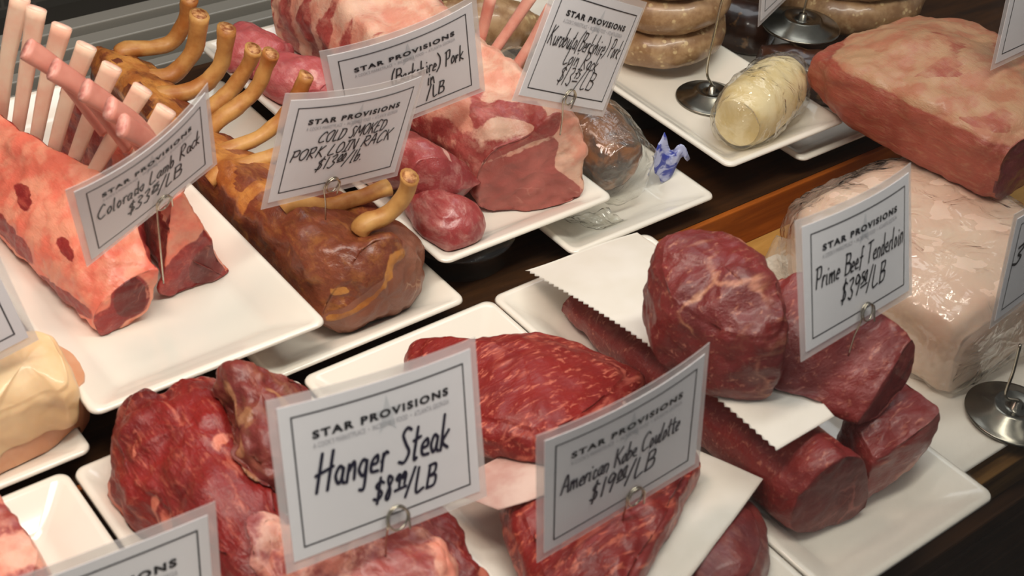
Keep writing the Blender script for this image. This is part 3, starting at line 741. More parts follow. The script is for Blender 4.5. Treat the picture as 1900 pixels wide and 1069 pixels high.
body('roll', capsule(a0, a1, .025, .0255), M['foie'], tr_, [(.0012, 40, 71, (1,1,1))], FL5+.001, bulge=(.002, .006))
d = (a1-a0)/np.linalg.norm(a1-a0)
V, Fc, I = loft([*capsule(a0-d*.004, a1+d*.006, .0275, .0275)], 40, 60, 8, (.006, .008))
V = disp(V, Fc, [(.0022, 70, 75, (1,1,1))], FL5+.0003); mesh_obj('plastic_wrap', V, orient(V, Fc), M['film'], tr_)

# ---- background meats far right
def simple_sausage(pts, r_, mat, name, label, cat, parent=None, seed=0):
    rad = [r_*.35, r_*.9, r_, r_, r_*.9, r_*.35]
    v, f = tube(pts, rad, 16, 40); v = disp(v, f, [(.0015, 55, seed, (1,1,1))])
    o = mesh_obj(name, v, f, mat, parent)
    if label: tag(o, label, cat)
    return o
v, f = coil((.99, .70), .05, .019, 2.6, UP+.010, .034, a0=1.0); v = disp(v, f, [(.002, 50, 81, (1,1,1))])
tag(mesh_obj('sausage_coil', v, f, M['sausage']), 'blurred coil of brown sausage at the top right, behind the large raw roast', 'sausage')
simple_sausage([(.845, .80, UP+.05), (.872, .785, UP+.05), (.90, .782, UP+.046), (.925, .80, UP+.042)], .024, M['darksausage'], 'dark_sausage', 'dark brown sausage at the top edge, right of the sausage coil', 'sausage', seed=83)
tag(body('dark_meat_pack', capsule((.842, .665, UP+.024), (.90, .59, UP+.024), .024, .024), M['darksausage'], None, [(.003, 50, 84, (1,1,1))], UP+.001), 'dark brown wrapped meat between the pale roll and the metal stand', 'wrapped meat')
simple_sausage([(.60, .83, UP+.05), (.645, .80, UP+.052), (.69, .78, UP+.048)], .022, M['sausage'], 'sausage', 'tan sausage behind the pork rib bones at the top', 'sausage', seed=86)

# ---- big roast and bagged pale meat at right
M['roast'] = meat('strip_roast', '#a85340', '#954434', '#bf9470', rot=(0,0,-0.2), stretch=(3,0.6,3), marb=0.1, mscale=40, rough=0.42, fatn=0.22, fat2='#b87a5c', sss=0.15, tone=14)
M['roastcut'] = meat('strip_roast_cut', '#6e2c2e', '#5a2226', '#a86a5c', marb=0.1, mscale=40, rough=0.4, fatn=0.3, sss=0.1)
t5 = thing('beef_roast', 'large raw roast with fat top and dark cut end, upper right', 'roast', (.85, .47, .1))
M['pale'] = plain('pale_pork_fat', '#ecd2bd', 0.4, nscale=16, namt=0.2, color2='#e2b9a2', bump=0.3, sss=0.3)
def blockring(y, x0, x1, z0, z1, r_=.012, k=0.0):
    w, h = x1-x0, z1-z0
    pts = [(x0, .55), (x0+.004, .12), (x0+r_*1.2, .0), (x0+w*.35, .0), (x0+w*.7, .0), (x1-r_, .0), (x1, .15), (x1, .6), (x1-r_, .93), (x0+w*.72, 1.0), (x0+w*.45, 1.0+k), (x0+w*.22, .99), (x0+r_*.9, .92), (x0+.002, .8)]
    return np.array([(x, y, z0+h*t_) for x, t_ in pts])
RZ = 0.086
rings = [blockring(.409, .806, .925, RZ, .137), blockring(.425, .800, .930, RZ, .143, k=.05), blockring(.46, .796, .94, RZ, .146, k=.08), blockring(.50, .790, .945, RZ, .146, k=.12), blockring(.545, .786, .945, RZ+.004, .142, k=.12), blockring(.580, .795, .935, RZ+.012, .128, k=.02)]
def roastfat(V, I):
    z = V[:,2]-RZ
    f = np.clip((z-.040+0.10*(V[:,0]-.80))/.010, 0, 1)*.85
    f = np.where((z > .050) & (nz(V, 20, 5) > .15), f-.35, f)
    return np.where(I['cap'] == 1, 0, f)
o = body('meat', rings, M['roast'], t5, [(.0030, 34, 91, (1,1,1)), (.0014, 100, 92, (1,1,1))], RZ-.001, roastfat, nu=60, nv=100, capn=12, bulge=(.002, .01))
me = o.data; me.materials.append(M['roastcut'])
for p in me.polygons:
    c = p.center+o.location+t5.location
    if c.y < .4105 and p.normal.y < -.6: p.material_index = 1

t6 = thing('bagged_pork_fat', 'big pale block of meat in a wrinkled clear vacuum bag, under the roast', 'bagged meat', (.76, .42, .009))
BZ = 0.0093
rings = [blockring(.337, .694, .835, BZ, .066), blockring(.350, .688, .84, BZ, .078), blockring(.40, .686, .85, BZ, .083), blockring(.445, .688, .85, BZ, .084), blockring(.482, .692, .85, BZ, .080), blockring(.499, .706, .84, BZ, .066)]
body('meat_block', rings, M['pale'], t6, [(.0025, 30, 95, (1,1,1))], BZ+.001, nu=50, nv=90, capn=10, bulge=(.005, .006))
rr = []
for q in rings:
    c = q.mean(0); p = c+(q-c)*1.025; rr.append(p)
rr[0][:,1] -= .004; rr[-1][:,1] += .006
V, Fc, I = loft(rr, 60, 110, 10, (.006, .008)); V = disp(V, Fc, [(.0022, 60, 97, (1,1,1)), (.0012, 130, 98, (1,1,1))], BZ+.0003)
mesh_obj('vacuum_bag', V, orient(V, Fc), M['milkyfilm'], t6)
bt = [P(1405, 500, .02), P(1440, 440, .05), P(1520, 445, .045), P(1500, 540, .012)]
sheet(*bt, 14, 14, M['milkyfilm'], 'bag_tail', t6, amp=.008, sc=70, seed=4)

# ---- card stands of steel
def stand(name, label, x, y, z, r_, wire_path, cat='card stand'):
    t_ = thing(name, label, cat, (x, y, z), 'steel card stands')
    prof = [(0.0, 0.0), (r_, 0.0), (r_*1.0, .0012), (r_*.97, .0020), (r_*.90, .0022), (r_*.86, .0034), (r_*.55, .0062), (r_*.50, .0086), (r_*.42, .0092), (r_*.30, .0070), (r_*.12, .0066), (r_*.10, .012), (0.0, .0125)]
    v, f = lathe((x, y, z), prof, 56); mesh_obj('base', v, f, M['steel'], t_)
    v, f = tube(wire_path, .0011, 8, 40); mesh_obj('wire', v, f, M['wire'], t_)
    return t_
sx, sy = .720, .2965
stand('card_stand', 'steel disc card stand on the white tray at the right edge', sx, sy, .0112, .0320, [(sx, sy, .0235), PY(1866, 735, sy), PY(1880, 690, sy), PY(1893, 640, sy)])
sx, sy = .757, .640
stand('card_stand', 'steel card stand half hidden between the sausage coil and the wrapped roll', sx, sy, FL5, .028, [(sx, sy, FL5+.012), PY(1312, 130, sy), PY(1326, 60, sy), PY(1340, 0, sy), PY(1352, -20, sy-.005)])
sx, sy = .885, .665
stand('card_stand', 'shiny steel disc card stand at the top, above the wrapped roll', sx, sy, .0885, .034, [(sx, sy, .1005), (sx, sy, .13), (sx-.01, sy, .15)])
tag(body('dark_meat_pack', capsule((.866, .748, UP+.0245), (.893, .700, UP+.0245), .0235, .0235), M['darksausage'], None, [(.001, 50, 85, (1,1,1))], UP+.001), 'dark wrapped meat directly under the top steel disc stand', 'wrapped meat')

# ---- raw chicken at the left edge
M['chicken'] = plain('raw_chicken_skin', '#f0d3a8', 0.4, nscale=16, namt=0.25, color2='#e9bf8c', bump=0.4, coat=0.25, sss=0.3)
M['chickenflesh'] = plain('raw_chicken_flesh', '#e0b08c', 0.38, nscale=20, namt=0.22, color2='#cf9068', bump=0.35, coat=0.3, sss=0.3)
cz = FL2
pts = [P(x, y, cz+.014) for x, y in [(-60,890),(10,862),(80,825),(138,795),(158,772),(160,742),(130,700),(40,690),(-60,730)]]
o = body('chicken_piece', pillow_rings(pts, .026), M['chickenflesh'], None, [(.0018, 45, 101, (1,1,1))], cz+.0003, nu=24)
ck = o
tag(o, 'tan raw chicken piece lying underneath the pale one at left edge', 'chicken')
pts = [P(x, y, z) for x, y, z in [(-60,850,cz+.034),(0,815,cz+.034),(45,795,cz+.034),(95,770,cz+.036),(128,768,cz+.036),(146,745,cz+.038),(132,690,cz+.046),(108,652,cz+.05),(70,640,cz+.05),(0,648,cz+.05),(-60,665,cz+.05)]]
o = body('chicken_piece', pillow_rings(pts, .028), M['chicken'], None, [(.0016, 30, 103, (1,1,1)), (.0012, 70, 104, (1,1,1))], cz+.012, nu=30, nv=96, bulge=(.0, .007), on=[ck])
tag(o, 'pale yellow raw chicken breast with loose skin, top of the left edge pieces', 'chicken')

# ---- meat at the bottom left corner
M['veal'] = meat('pink_fatty_meat', '#b05048', '#8f3634', '#f0b49c', rot=(0,0,0.5066), stretch=(1,.5,1), marb=.5, mscale=45, fatn=.5, fat2='#e58f78', sss=.25)
pts = [P(x, y, 0.0587) for x, y in [(-90,925),(-30,930),(0,940),(30,985),(60,1030),(95,1085),(60,1180),(-60,1150),(-130,1000)]]
o = body('pork_shoulder_piece', pillow_rings(pts, .036), M['veal'], None, [(.003, 45, 107, (1,1,1))], FL0+.0003, lambda V, I: .48+.5*nz(V, 40, 3), nu=30)
tag(o, 'pink fatty meat piece poking in at the bottom left corner', 'meat')

# ---- hanger steaks
M['hanger'] = meat('hanger_steak', '#8e1b16', '#6f1412', '#cf7058', rot=(0,0,.1), stretch=(1.8,.35,1.8), marb=.3, mscale=36, streak=.6, sscale=4.5, slo=.52, shi=.70, rough=.36, fatn=.30, fat2='#dc8a70', dark='#561416', sss=.05, tone=26, coat=.12, bump=.8)
M['membrane'] = meat('hanger_membrane', '#7d2c26', '#672222', '#b57c58', rot=(0,0,0.8846), stretch=(1,.3,1), marb=.5, mscale=40, rough=.36, fatn=.45, fat2='#9c6a48', dark='#4a1c16', sss=.1, bump=.8)
HZ = .034
h1 = [P(x, y, z) for x, y, z in [(206,895,0.0587),(214,838,0.0643),(240,785,0.0681),(275,768,0.0681),(300,772,0.0681),(345,742,0.0719),(385,738,0.0738),(430,770,0.0757),(470,860,0.0757),(520,960,0.0738),(560,1090,0.0719),(470,1140,0.0681),(360,1090,0.0625),(290,1010,0.0568),(236,960,0.0549)]]
o = body('hanger_steak', pillow_rings(h1, .048), M['hanger'], None, [(.0038, 42, 111, (1,1,1)), (.0018, 110, 112, (1,1,1))], FL0+.0003,
         maxf(streak([P(268,790,0.0908), P(246,850,0.0889), P(234,905,0.0832), P(250,960,0.0719)], .0022, .75), streak([P(320,810,0.0965), P(345,840,0.0965), P(362,865,0.0965)], .0035, .7), streak([P(290,950,0.0832), P(310,980,0.0795), P(275,990,0.0738)], .008, .75), fewfat(21, 45, .42, .7)), nu=36, nv=120, capn=18, bulge=(0, .012))
h1o = o
tag(o, 'large bright red hanger steak with pale streaks, left on its platter', 'steak')
h2 = [P(x, y, z) for x, y, z in [(404,722,0.1021),(414,704,0.1040),(442,706,0.1040),(470,722,0.1040),(520,728,0.1002),(552,736,0.0984),(580,760,0.0965),(590,840,0.0927),(560,905,0.0908),(520,930,0.0889),(480,925,0.0889),(444,890,0.0908),(434,850,0.0927),(420,780,0.0984)]]
o = body('hanger_steak', pillow_rings(h2, .034), M['membrane'], None, [(.0042, 46, 115, (1,1,1)), (.002, 120, 116, (1,1,1))], None,
         maxf(streak([P(425,715,0.1173), P(432,790,0.1135), P(445,860,0.1078), P(470,905,0.1002)], .005, .8), fewfat(23, 40, .3, .8)), nu=36, nv=110, capn=16, bulge=(.0, .008), on=[h1o])
h2o = o
tag(o, 'folded brownish hanger steak with tan membrane, topmost behind its name card', 'steak')
h4 = [P(x, y, z) for x, y, z in [(640,940,0.0587),(700,930,0.0625),(770,940,0.0625),(820,965,0.0606),(850,1010,0.0587),(888,1070,0.0549),(900,1120,0.0530),(800,1160,0.0530),(700,1080,0.0549),(640,1000,0.0549)]]
o = body('hanger_steak', pillow_rings(h4, .034), M['hanger'], None, [(.0035, 46, 121, (1,1,1)), (.0018, 120, 122, (1,1,1))], FL0+.0003,
         maxf(streak([P(755,985,0.0814), P(800,1020,0.0795), P(850,1065,0.0757)], .004, .5), fewfat(27, 45, .45, .7)), nu=30, nv=100, capn=14, bulge=(0, .008), on=[h1o])
h4o = o
tag(o, 'dark red hanger steak at the bottom, right of the pinkish end', 'steak')

h3 = [P(x, y, z) for x, y, z in [(470,1010,0.0847),(540,1000,0.0866),(640,1005,0.0866),(730,990,0.0847),(800,1010,0.0828),(850,1100,0.0790),(700,1180,0.0771),(520,1150,0.0790)]]
o = body('hanger_steak', pillow_rings(h3, .022), M['veal'], None, [(.004, 50, 118, (1,1,1)), (.002, 120, 119, (1,1,1))], None, lambda V, I: .45+.5*nz(V, 38, 9), nu=30, nv=100, capn=14, bulge=(0, .008), on=[h1o, h2o, h4o])
tag(o, 'pinkish fatty hanger steak end right below its name card', 'steak')
# ---- coulotte steaks and their papers
M['coulotte'] = meat('marbled_beef', '#90201a', '#781614', '#d0705a', rot=(0,0,.8), stretch=(.42,2.0,2.0), marb=.5, mscale=34, streak=.95, sscale=5.0, slo=.54, shi=.66, rough=.34, fatn=.18, sss=.05, tone=22, coat=.12, bump=.6, fat2='#c96a58')
M['coulotte2'] = meat('marbled_beef_lower', '#8e1d18', '#6c1211', '#cc6850', rot=(0,0,.95), stretch=(.45,1.9,1.9), marb=.6, mscale=32, streak=.95, sscale=4.2, slo=.53, shi=.66, rough=.34, fatn=.18, sss=.05, tone=24, coat=.12, bump=.6, fat2='#c96450')
M['darkbeef'] = meat('dark_beef', '#7a2a28', '#5c2022', '#b0705c', rot=(0,0,0.6011), stretch=(1,.4,1), marb=.2, mscale=40, rough=.4, fatn=.2, sss=.1, tone=20)
c3 = [P(x, y, 0.0530) for x, y in [(1250,1075),(1290,1010),(1330,970),(1370,945),(1400,960),(1422,1000),(1428,1050),(1400,1130),(1300,1180),(1240,1130)]]
o = body('beef_piece', pillow_rings(c3, .030, PROFR), M['darkbeef'], None, [(.0025, 45, 131, (1,1,1))], FL0+.0003, fewfat(31, 40, .45, .5), nu=26, bulge=(0, .006))
tag(o, 'dark beef piece poking out under the paper at the bottom edge', 'beef')
# white paper under the lower steak
sheet(P(890, 1160, 0.0530), P(1262, 1095, 0.0757), P(1416, 888, 0.0776), P(1290, 835, 0.0625), 26, 26, M['paper'], 'butcher_paper', fz=lambda u, w: .004*math.sin(u*2.6+1)*math.sin(w*3.0), on=[o])
pap = COL.objects[-1]
tag(pap, 'white paper sheet under the lower marbled steak, sticking out at right', 'paper sheet')
c2 = [P(x, y, z) for x, y, z in [(930,948,0.0625),(1000,925,0.0681),(1100,900,0.0738),(1200,870,0.0776),(1275,850,0.0814),(1294,868,0.0814),(1290,895,0.0804),(1262,945,0.0795),(1235,1000,0.0776),(1185,1085,0.0747),(1120,1180,0.0719),(1000,1160,0.0643),(962,1060,0.0606)]]
o = body('coulotte_steak', pillow_rings(c2, .024), M['coulotte2'], None, [(.0024, 45, 133, (1,1,1)), (.0012, 110, 134, (1,1,1))], FL0+.003, fewfat(33, 48, .5, .5), nu=30, nv=110, capn=18, bulge=(0, .008), on=[pap])
tag(o, 'lower marbled red beef steak, under the pinkish paper and its name card', 'steak')
sheet(P(815, 905, 0.0662), P(925, 946, 0.0776), P(1260, 850, 0.1002), P(1150, 735, 0.0814), 24, 24, M['bloodpaper'], 'butcher_paper', fz=lambda u, w: .003*math.sin(u*3)*math.sin(w*3.1), on=[o])
pap = COL.objects[-1]
tag(COL.objects[-1], 'pink stained paper sheet between the two marbled steaks', 'paper sheet')
c1 = [P(x, y, z) for x, y, z in [(752,690,0.0587),(760,652,0.0606),(800,645,0.0625),(850,652,0.0643),(890,645,0.0681),(940,640,0.0700),(1000,642,0.0700),(1060,652,0.0681),(1120,674,0.0662),(1180,705,0.0643),(1196,716,0.0643),(1180,740,0.0700),(1120,800,0.0814),(1040,850,0.0870),(985,850,0.0832),(930,834,0.0795),(890,828,0.0757),(830,800,0.0681),(780,750,0.0606)]]
o = body('coulotte_steak', pillow_rings(c1, .026), M['coulotte'], None, [(.0020, 40, 137, (1,1,1)), (.0010, 120, 138, (1,1,1))], FL0+.0003, fewfat(35, 50, .52, .45), nu=30, nv=120, capn=20, bulge=(0, .012), on=[pap])
tag(o, 'upper marbled red triangular beef steak on the pink paper', 'steak')

# ---- beef tenderloin pieces
M['tender'] = meat('beef_tenderloin', '#8a2b26', '#772120', '#bf745f', rot=(0,0,.75), stretch=(.32,2.4,2.4), marb=.15, mscale=36, streak=.75, sscale=4, slo=.56, shi=.68, rough=.36, fatn=.25, sss=.06, tone=22, web=.25, fat2='#c58a74')
M['tender2'] = meat('beef_tenderloin_butt', '#802a28', '#651e1f', '#c4846c', rot=(0,0,.9), stretch=(.4,2.2,2.2), marb=.2, mscale=34, streak=.65, sscale=4, slo=.57, shi=.69, rough=.34, fatn=.35, sss=.06, tone=20, web=.5, fat2='#c48a68', dark='#6a3a30')
M['tendercut'] = meat('beef_tenderloin_cut', '#74201f', '#611818', '#a05346', marb=.15, mscale=55, rough=.5, fatn=.15, sss=.03, tone=30, web=.3, coat=.0)
def cutface(o, thr, ny=-.55):
    o.data.materials.append(M['tendercut']); org = o.location+(o.parent.location if o.parent else Vector())
    cp = o.data.attributes['cutid'].data
    for p in o.data.polygons:
        if all(cp[i].value > .5 for i in p.vertices): p.material_index = 1
def body_cut(*a, **k):
    # like body(), but the first cap takes the cut-face material
    name, rings, mat = a[:3]; layers = k.get('layers', []); V, Fc, I = loft(rings, k.get('nu', 50), k.get('nv', 90), 12, k.get('bulge', (.001, .004)))
    V = disp(V, Fc, layers, k.get('zfloor')); Fc = orient(V, Fc)
    at = {'fat': np.clip(k['fat'](V, I), 0, 1) if k.get('fat') else np.zeros(len(V)), 'cutid': (I['cap'] == 1).astype(float)}
    o = mesh_obj(name, V, Fc, mat, attrs=at); cutface(o, 0); return o
# left long piece
p0 = np.array([.4923, .2873, FL0]); nn_ = np.array([-.15, -.99, 0])
q0 = face_px([(1463,972),(1489,988),(1545,975),(1600,946),(1607,918),(1603,868),(1590,846),(1560,846),(1525,868),(1493,900),(1472,930)], p0, nn_)
q0[:,2] = np.maximum(q0[:,2], FL0+.0005)
rings = [q0]
for dy, dx, s, sz in ((.012, -.001, 1.04, 1.0), (.05, .002, 1.0, .92), (.10, .004, .92, .78), (.15, .006, .82, .62), (.19, .006, .62, .48), (.222, .004, .34, .32)):
    q = q0.copy(); c = q0.mean(0); q[:,0] = c[0]+(q[:,0]-c[0])*s+dx; q[:,1] += dy; q[:,2] = FL0+(q[:,2]-FL0)*sz; rings.append(q)
o = body_cut('beef_tenderloin', rings, M['tender'], layers=[(.0018, 45, 141, (1,1,1)), (.0009, 120, 142, (1,1,1))], zfloor=FL0+.0003, fat=fewfat(41, 40, .45, .5), nu=60)
tl1 = o
tag(o, 'long red beef tenderloin piece running under the serrated paper, cut end forward', 'beef tenderloin')
# right piece
q1 = [P(x, y, z) for x, y, z in [(1556,806,.068),(1596,768,.072),(1655,744,.074),(1700,774,.074),(1735,806,.074),(1690,850,.068),(1640,884,.062),(1608,902,.060),(1592,878,.062),(1572,842,.066)]]
o = body('beef_tenderloin', pillow_rings(q1, .036, PROFC), M['tender'], None, [(.0016, 45, 145, (1,1,1)), (.0009, 120, 146, (1,1,1))], FL0+.0003, fewfat(43, 40, .45, .5), nu=40, nv=100, capn=14, bulge=(0, .002))
tl3 = o
tag(o, 'short red beef piece with a pointed corner, right below the upper tenderloin', 'beef tenderloin')
# serrated paper over the two pieces
def pz(u, w): return .0015*math.sin(u*5+1)*math.sin(w*4)
sheet(P(1440, 836, 0.109), P(1548, 772, 0.108), P(1182, 432, 0.0662), P(975, 500, 0.0681), 30, 90, M['paper'], 'serrated_paper', fz=lambda u, w: .010*math.sin(w*math.pi)*(0.7+.3*u)+pz(u, w), saw=('u0',), saw_a=.0022, on=[tl1, tl3])
pap = COL.objects[-1]
tag(COL.objects[-1], 'white serrated paper sheet under the upper beef tenderloin', 'paper sheet')
# upper chunk: a butt lobe and a tail with its cut end, one piece of meat
tb2 = thing('beef_tenderloin', 'upper beef tenderloin chunk on the paper, knobby lobe at left', 'beef tenderloin', (.57, .40, .066))
lobe = [P(x, y, z) for x, y, z in [(1200,560,0.1334),(1203,520,0.1390),(1216,492,0.1428),(1258,476,0.1447),(1330,478,0.1447),(1378,498,0.1447),(1420,540,0.1428),(1448,600,0.1409),(1458,660,0.1353),(1440,702,0.1258),(1380,705,0.1239),(1322,690,0.1239),(1262,650,0.1258),(1216,616,0.1296)]]
body('butt_lobe', pillow_rings(lobe, .046), M['tender2'], tb2, [(.0030, 42, 151, (1,1,1)), (.0014, 110, 152, (1,1,1))], None, maxf(streak([P(1375,520,0.1475), P(1400,570,0.1475), P(1420,620,0.1428), P(1430,670,0.1333)], .004, .7), fewfat(45, 50, .50, .6)), nu=36, nv=110, capn=18, bulge=(0, .010), on=[pap])
tf = np.array([P(x, y, z) for x, y, z in [(1586,782,.100),(1606,752,.109),(1630,712,.119),(1662,664,.128),(1690,627,.134),(1692,662,.121),(1680,702,.109),(1656,738,.099),(1626,772,.091),(1604,784,.093)]])
tc = tf.mean(0); te = np.array([.530, .368, .116]); rings = []
for t_, sc_, dz in ((0, 1, 0), (.05, 1.03, 0), (.3, 1.10, .001), (.65, 1.14, .002), (1.0, 1.05, .0), (1.12, .8, 0)):
    rings.append(tc+(te-tc)*t_+(tf-tc)*np.array([sc_*(1+.25*t_), sc_, sc_*(1+.30*t_)])+np.array([0, 0, dz]))
V, Fc, I = loft(rings, 60, 100, 12, (.001, .006)); V = disp(V, Fc, [(.0018, 42, 153, (1,1,1)), (.0010, 110, 154, (1,1,1))], None, [pap, tl3]); Fc = orient(V, Fc)
fa = maxf(streak([P(1440,600,0.148), P(1455,650,0.140), P(1490,705,0.125), P(1535,752,0.112)], .0035, .9), fewfat(47, 42, .50, .4))(V, I)
o = mesh_obj('tail_piece', V, Fc, M['tender'], tb2, attrs={'fat': fa, 'cutid': (I['cap'] == 1).astype(float)}); cutface(o, 0)

# ================================================================== NAME CARDS
# hand-drawn pen strokes: glyphs on a 0..1 cap height
G = {
'A': (.75, [[(0,0),(.38,1),(.72,0)], [(.15,.38),(.62,.40)]]), 'B': (.62, [[(.08,0),(.1,1)], [(.02,.98),(.5,.95),(.5,.62),(.12,.52)], [(.12,.52),(.6,.45),(.55,.06),(.05,0)]]),
'C': (.68, [[(.62,.86),(.42,1),(.12,.72),(.02,.3),(.2,.0),(.62,.12)]]), 'D': (.68, [[(.08,0),(.1,1)], [(0,1),(.5,.9),(.65,.5),(.45,.1),(.02,0)]]),
'E': (.55, [[(.5,1),(.08,1),(.06,0),(.52,0)], [(.06,.52),(.42,.54)]]), 'H': (.85, [[(.1,-.05),(.2,1)], [(.68,-.05),(.78,1)], [(.02,.42),(.85,.56)]]),
'I': (.4, [[(.2,0),(.2,1)], [(.02,1),(.4,1)], [(.02,0),(.4,0)]]), 'K': (.66, [[(.08,0),(.1,1)], [(.6,1),(.1,.5),(.22,.5),(.64,0)]]),
'L': (.55, [[(.1,1),(.06,0),(.52,.04)]]), 'M': (.85, [[(0,0),(.14,1),(.42,.3),(.7,1),(.8,0)]]), 'N': (.7, [[(.04,0),(.08,1),(.6,0),(.64,1)]]),
'O': (.68, [[(.35,1),(.05,.7),(.08,.15),(.4,0),(.65,.4),(.55,.88),(.3,1)]]), 'P': (.6, [[(.08,0),(.1,1)], [(0,.94),(.4,1.02),(.58,.78),(.4,.5),(.1,.46)]]),
'R': (.66, [[(.08,0),(.1,1)], [(0,.96),(.42,1),(.56,.76),(.4,.54),(.1,.48),(.62,0)]]), 'S': (.58, [[(.54,.92),(.3,1),(.08,.8),(.3,.52),(.5,.28),(.3,.0),(.0,.08)]]),
'T': (.7, [[(.34,0),(.38,1)], [(0,.96),(.7,1.02)]]),
'a': (.46, [[(.4,.42),(.2,.5),(.04,.25),(.14,.02),(.34,.12),(.4,.45),(.38,.1),(.48,.0)]]), 'b': (.44, [[(.06,1),(.06,0)], [(.06,.3),(.26,.5),(.4,.26),(.24,.0),(.06,.06)]]),
'c': (.38, [[(.36,.42),(.18,.5),(.04,.24),(.16,.0),(.38,.08)]]), 'd': (.46, [[(.38,.42),(.18,.48),(.04,.22),(.16,.0),(.34,.1)], [(.4,1),(.38,.06),(.46,.0)]]),
'e': (.4, [[(.06,.24),(.36,.3),(.26,.5),(.08,.34),(.1,.06),(.4,.04)]]), 'f': (.36, [[(.38,.95),(.22,1),(.16,.6),(.14,-.1)], [(.02,.5),(.34,.52)]]),
'g': (.46, [[(.38,.42),(.18,.5),(.04,.24),(.18,.04),(.36,.16),(.4,.46),(.36,-.3),(.1,-.36)]]), 'h': (.44, [[(.06,1),(.05,0)], [(.05,.28),(.24,.5),(.36,.36),(.38,0)]]),
'i': (.2, [[(.08,.48),(.08,.04),(.16,0)], [(.1,.7),(.1,.74)]]), 'k': (.42, [[(.06,1),(.05,0)], [(.36,.5),(.06,.24),(.4,0)]]), 'l': (.2, [[(.1,1),(.08,.06),(.18,0)]]),
'm': (.66, [[(.04,.48),(.04,0)], [(.04,.3),(.2,.5),(.3,.36),(.3,0)], [(.3,.3),(.46,.5),(.56,.36),(.58,0)]]), 'n': (.44, [[(.04,.48),(.04,0)], [(.04,.28),(.22,.5),(.36,.36),(.38,0)]]),
'o': (.42, [[(.2,.5),(.04,.28),(.16,.0),(.36,.2),(.3,.46),(.18,.5)]]), 'r': (.34, [[(.06,.48),(.06,0)], [(.06,.26),(.2,.48),(.34,.44)]]),
's': (.34, [[(.32,.46),(.12,.46),(.12,.3),(.3,.18),(.2,.0),(.02,.04)]]), 't': (.34, [[(.16,.9),(.14,.06),(.3,.02)], [(0,.56),(.34,.6)]]),
'u': (.44, [[(.04,.48),(.06,.1),(.22,.0),(.36,.16),(.38,.48),(.38,.06),(.46,0)]]),
'(': (.3, [[(.28,1.1),(.06,.7),(.04,.2),(.2,-.15)]]), ')': (.3, [[(.04,1.1),(.26,.7),(.24,.2),(.0,-.15)]]), '/': (.5, [[(.02,-.15),(.46,1.1)]]), '.': (.2, [[(.06,.0),(.09,.04)]]),
'$': (.5, [[(.44,.8),(.22,.9),(.08,.7),(.4,.4),(.3,.12),(.02,.16)], [(.26,1.08),(.2,-.08)]]),
'0': (.5, [[(.24,1),(.05,.6),(.1,.1),(.28,.0),(.44,.4),(.38,.9),(.22,1)]]), '1': (.26, [[(.14,1),(.1,0)]]), '2': (.5, [[(.06,.8),(.24,1),(.42,.78),(.06,.02),(.46,.06)]]),
'3': (.5, [[(.06,.92),(.3,1),(.42,.78),(.18,.54),(.44,.3),(.28,.0),(.02,.08)]]), '5': (.5, [[(.46,1),(.12,.98),(.1,.58),(.36,.56),(.4,.16),(.04,.0)]]),
'7': (.5, [[(.02,.94),(.44,1),(.18,0)], [(.08,.5),(.4,.52)]]), '8': (.5, [[(.4,.9),(.18,1),(.08,.76),(.36,.36),(.26,.0),(.06,.16),(.4,.84)]]), '9': (.5, [[(.42,.8),(.2,1),(.06,.72),(.24,.54),(.42,.78),(.34,0)]]),
' ': (.36, []), }
def layout(s):
    """glyph strokes along a line; {..} is a small raised underlined price"""
    x, out, up, x0 = 0.0, [], False, 0.0
    for ch in s:
        if ch == '{': up = True; x0 = x; continue
        if ch == '}': out.append([(x0+.02, .30), (x-.02, .34)]); up = False; continue
        w, st = G[ch]; k = .52 if up else 1.0; dy = .46 if up else 0.0
        for pl in st: out.append([(x+px*k, dy+py*k) for px, py in pl])
        x += (w+.12)*k
    return x, out
def ribbon(pl, wd):
    p = np.array(pl, float)
    if len(p) > 2: p = cr_open(p, 6*(len(p)-1)+1)
    t_ = np.gradient(p, axis=0); L = np.linalg.norm(t_, axis=1); L[L < 1e-9] = 1; t_ /= L[:,None]
    p = np.vstack([p[0]-t_[0]*wd*.4, p, p[-1]+t_[-1]*wd*.4]); t_ = np.vstack([t_[0], t_, t_[-1]])
    nrm = np.stack([-t_[:,1], t_[:,0]], 1); ww = np.full(len(p), wd/2); ww[0] *= .5; ww[-1] *= .5
    V = np.vstack([p+nrm*ww[:,None], p-nrm*ww[:,None]]); n = len(p)
    return V, [(i+n, i+1+n, i+1, i) for i in range(n-1)]
def text_mesh(s, bold=0.0, space=1.0):
    cu = bpy.data.curves.new('lettering', 'FONT'); cu.body = s; cu.size = 1.0; cu.space_character = space; cu.offset = bold; cu.resolution_u = 3
    ob = bpy.data.objects.new('lettering', cu); COL.objects.link(ob)
    dg = bpy.context.evaluated_depsgraph_get(); me = bpy.data.meshes.new_from_object(ob.evaluated_get(dg))
    V = np.array([v.co[:2] for v in me.vertices]); Fc = [list(p.vertices) for p in me.polygons]
    bpy.data.objects.remove(ob); bpy.data.curves.remove(cu); bpy.data.meshes.remove(me)
    return V, Fc
TITLE = text_mesh('STAR PROVISIONS', .045, 1.25)
SUB = text_mesh("A COOK'S MARKETPLACE  \u2022  INCREDIBLE FOOD  \u2022  ATLANTA GEORGIA", 0.0, 1.1)
def fit_text(tm, u0, u1, v0, h, vs=None):
    V, Fc = tm; a, b = V.min(0), V.max(0)
    W = np.empty_like(V); W[:,0] = u0+(V[:,0]-a[0])/(b[0]-a[0])*(u1-u0); W[:,1] = v0+(V[:,1]-0.0)/(b[1]-0.0)*h
    return W, Fc
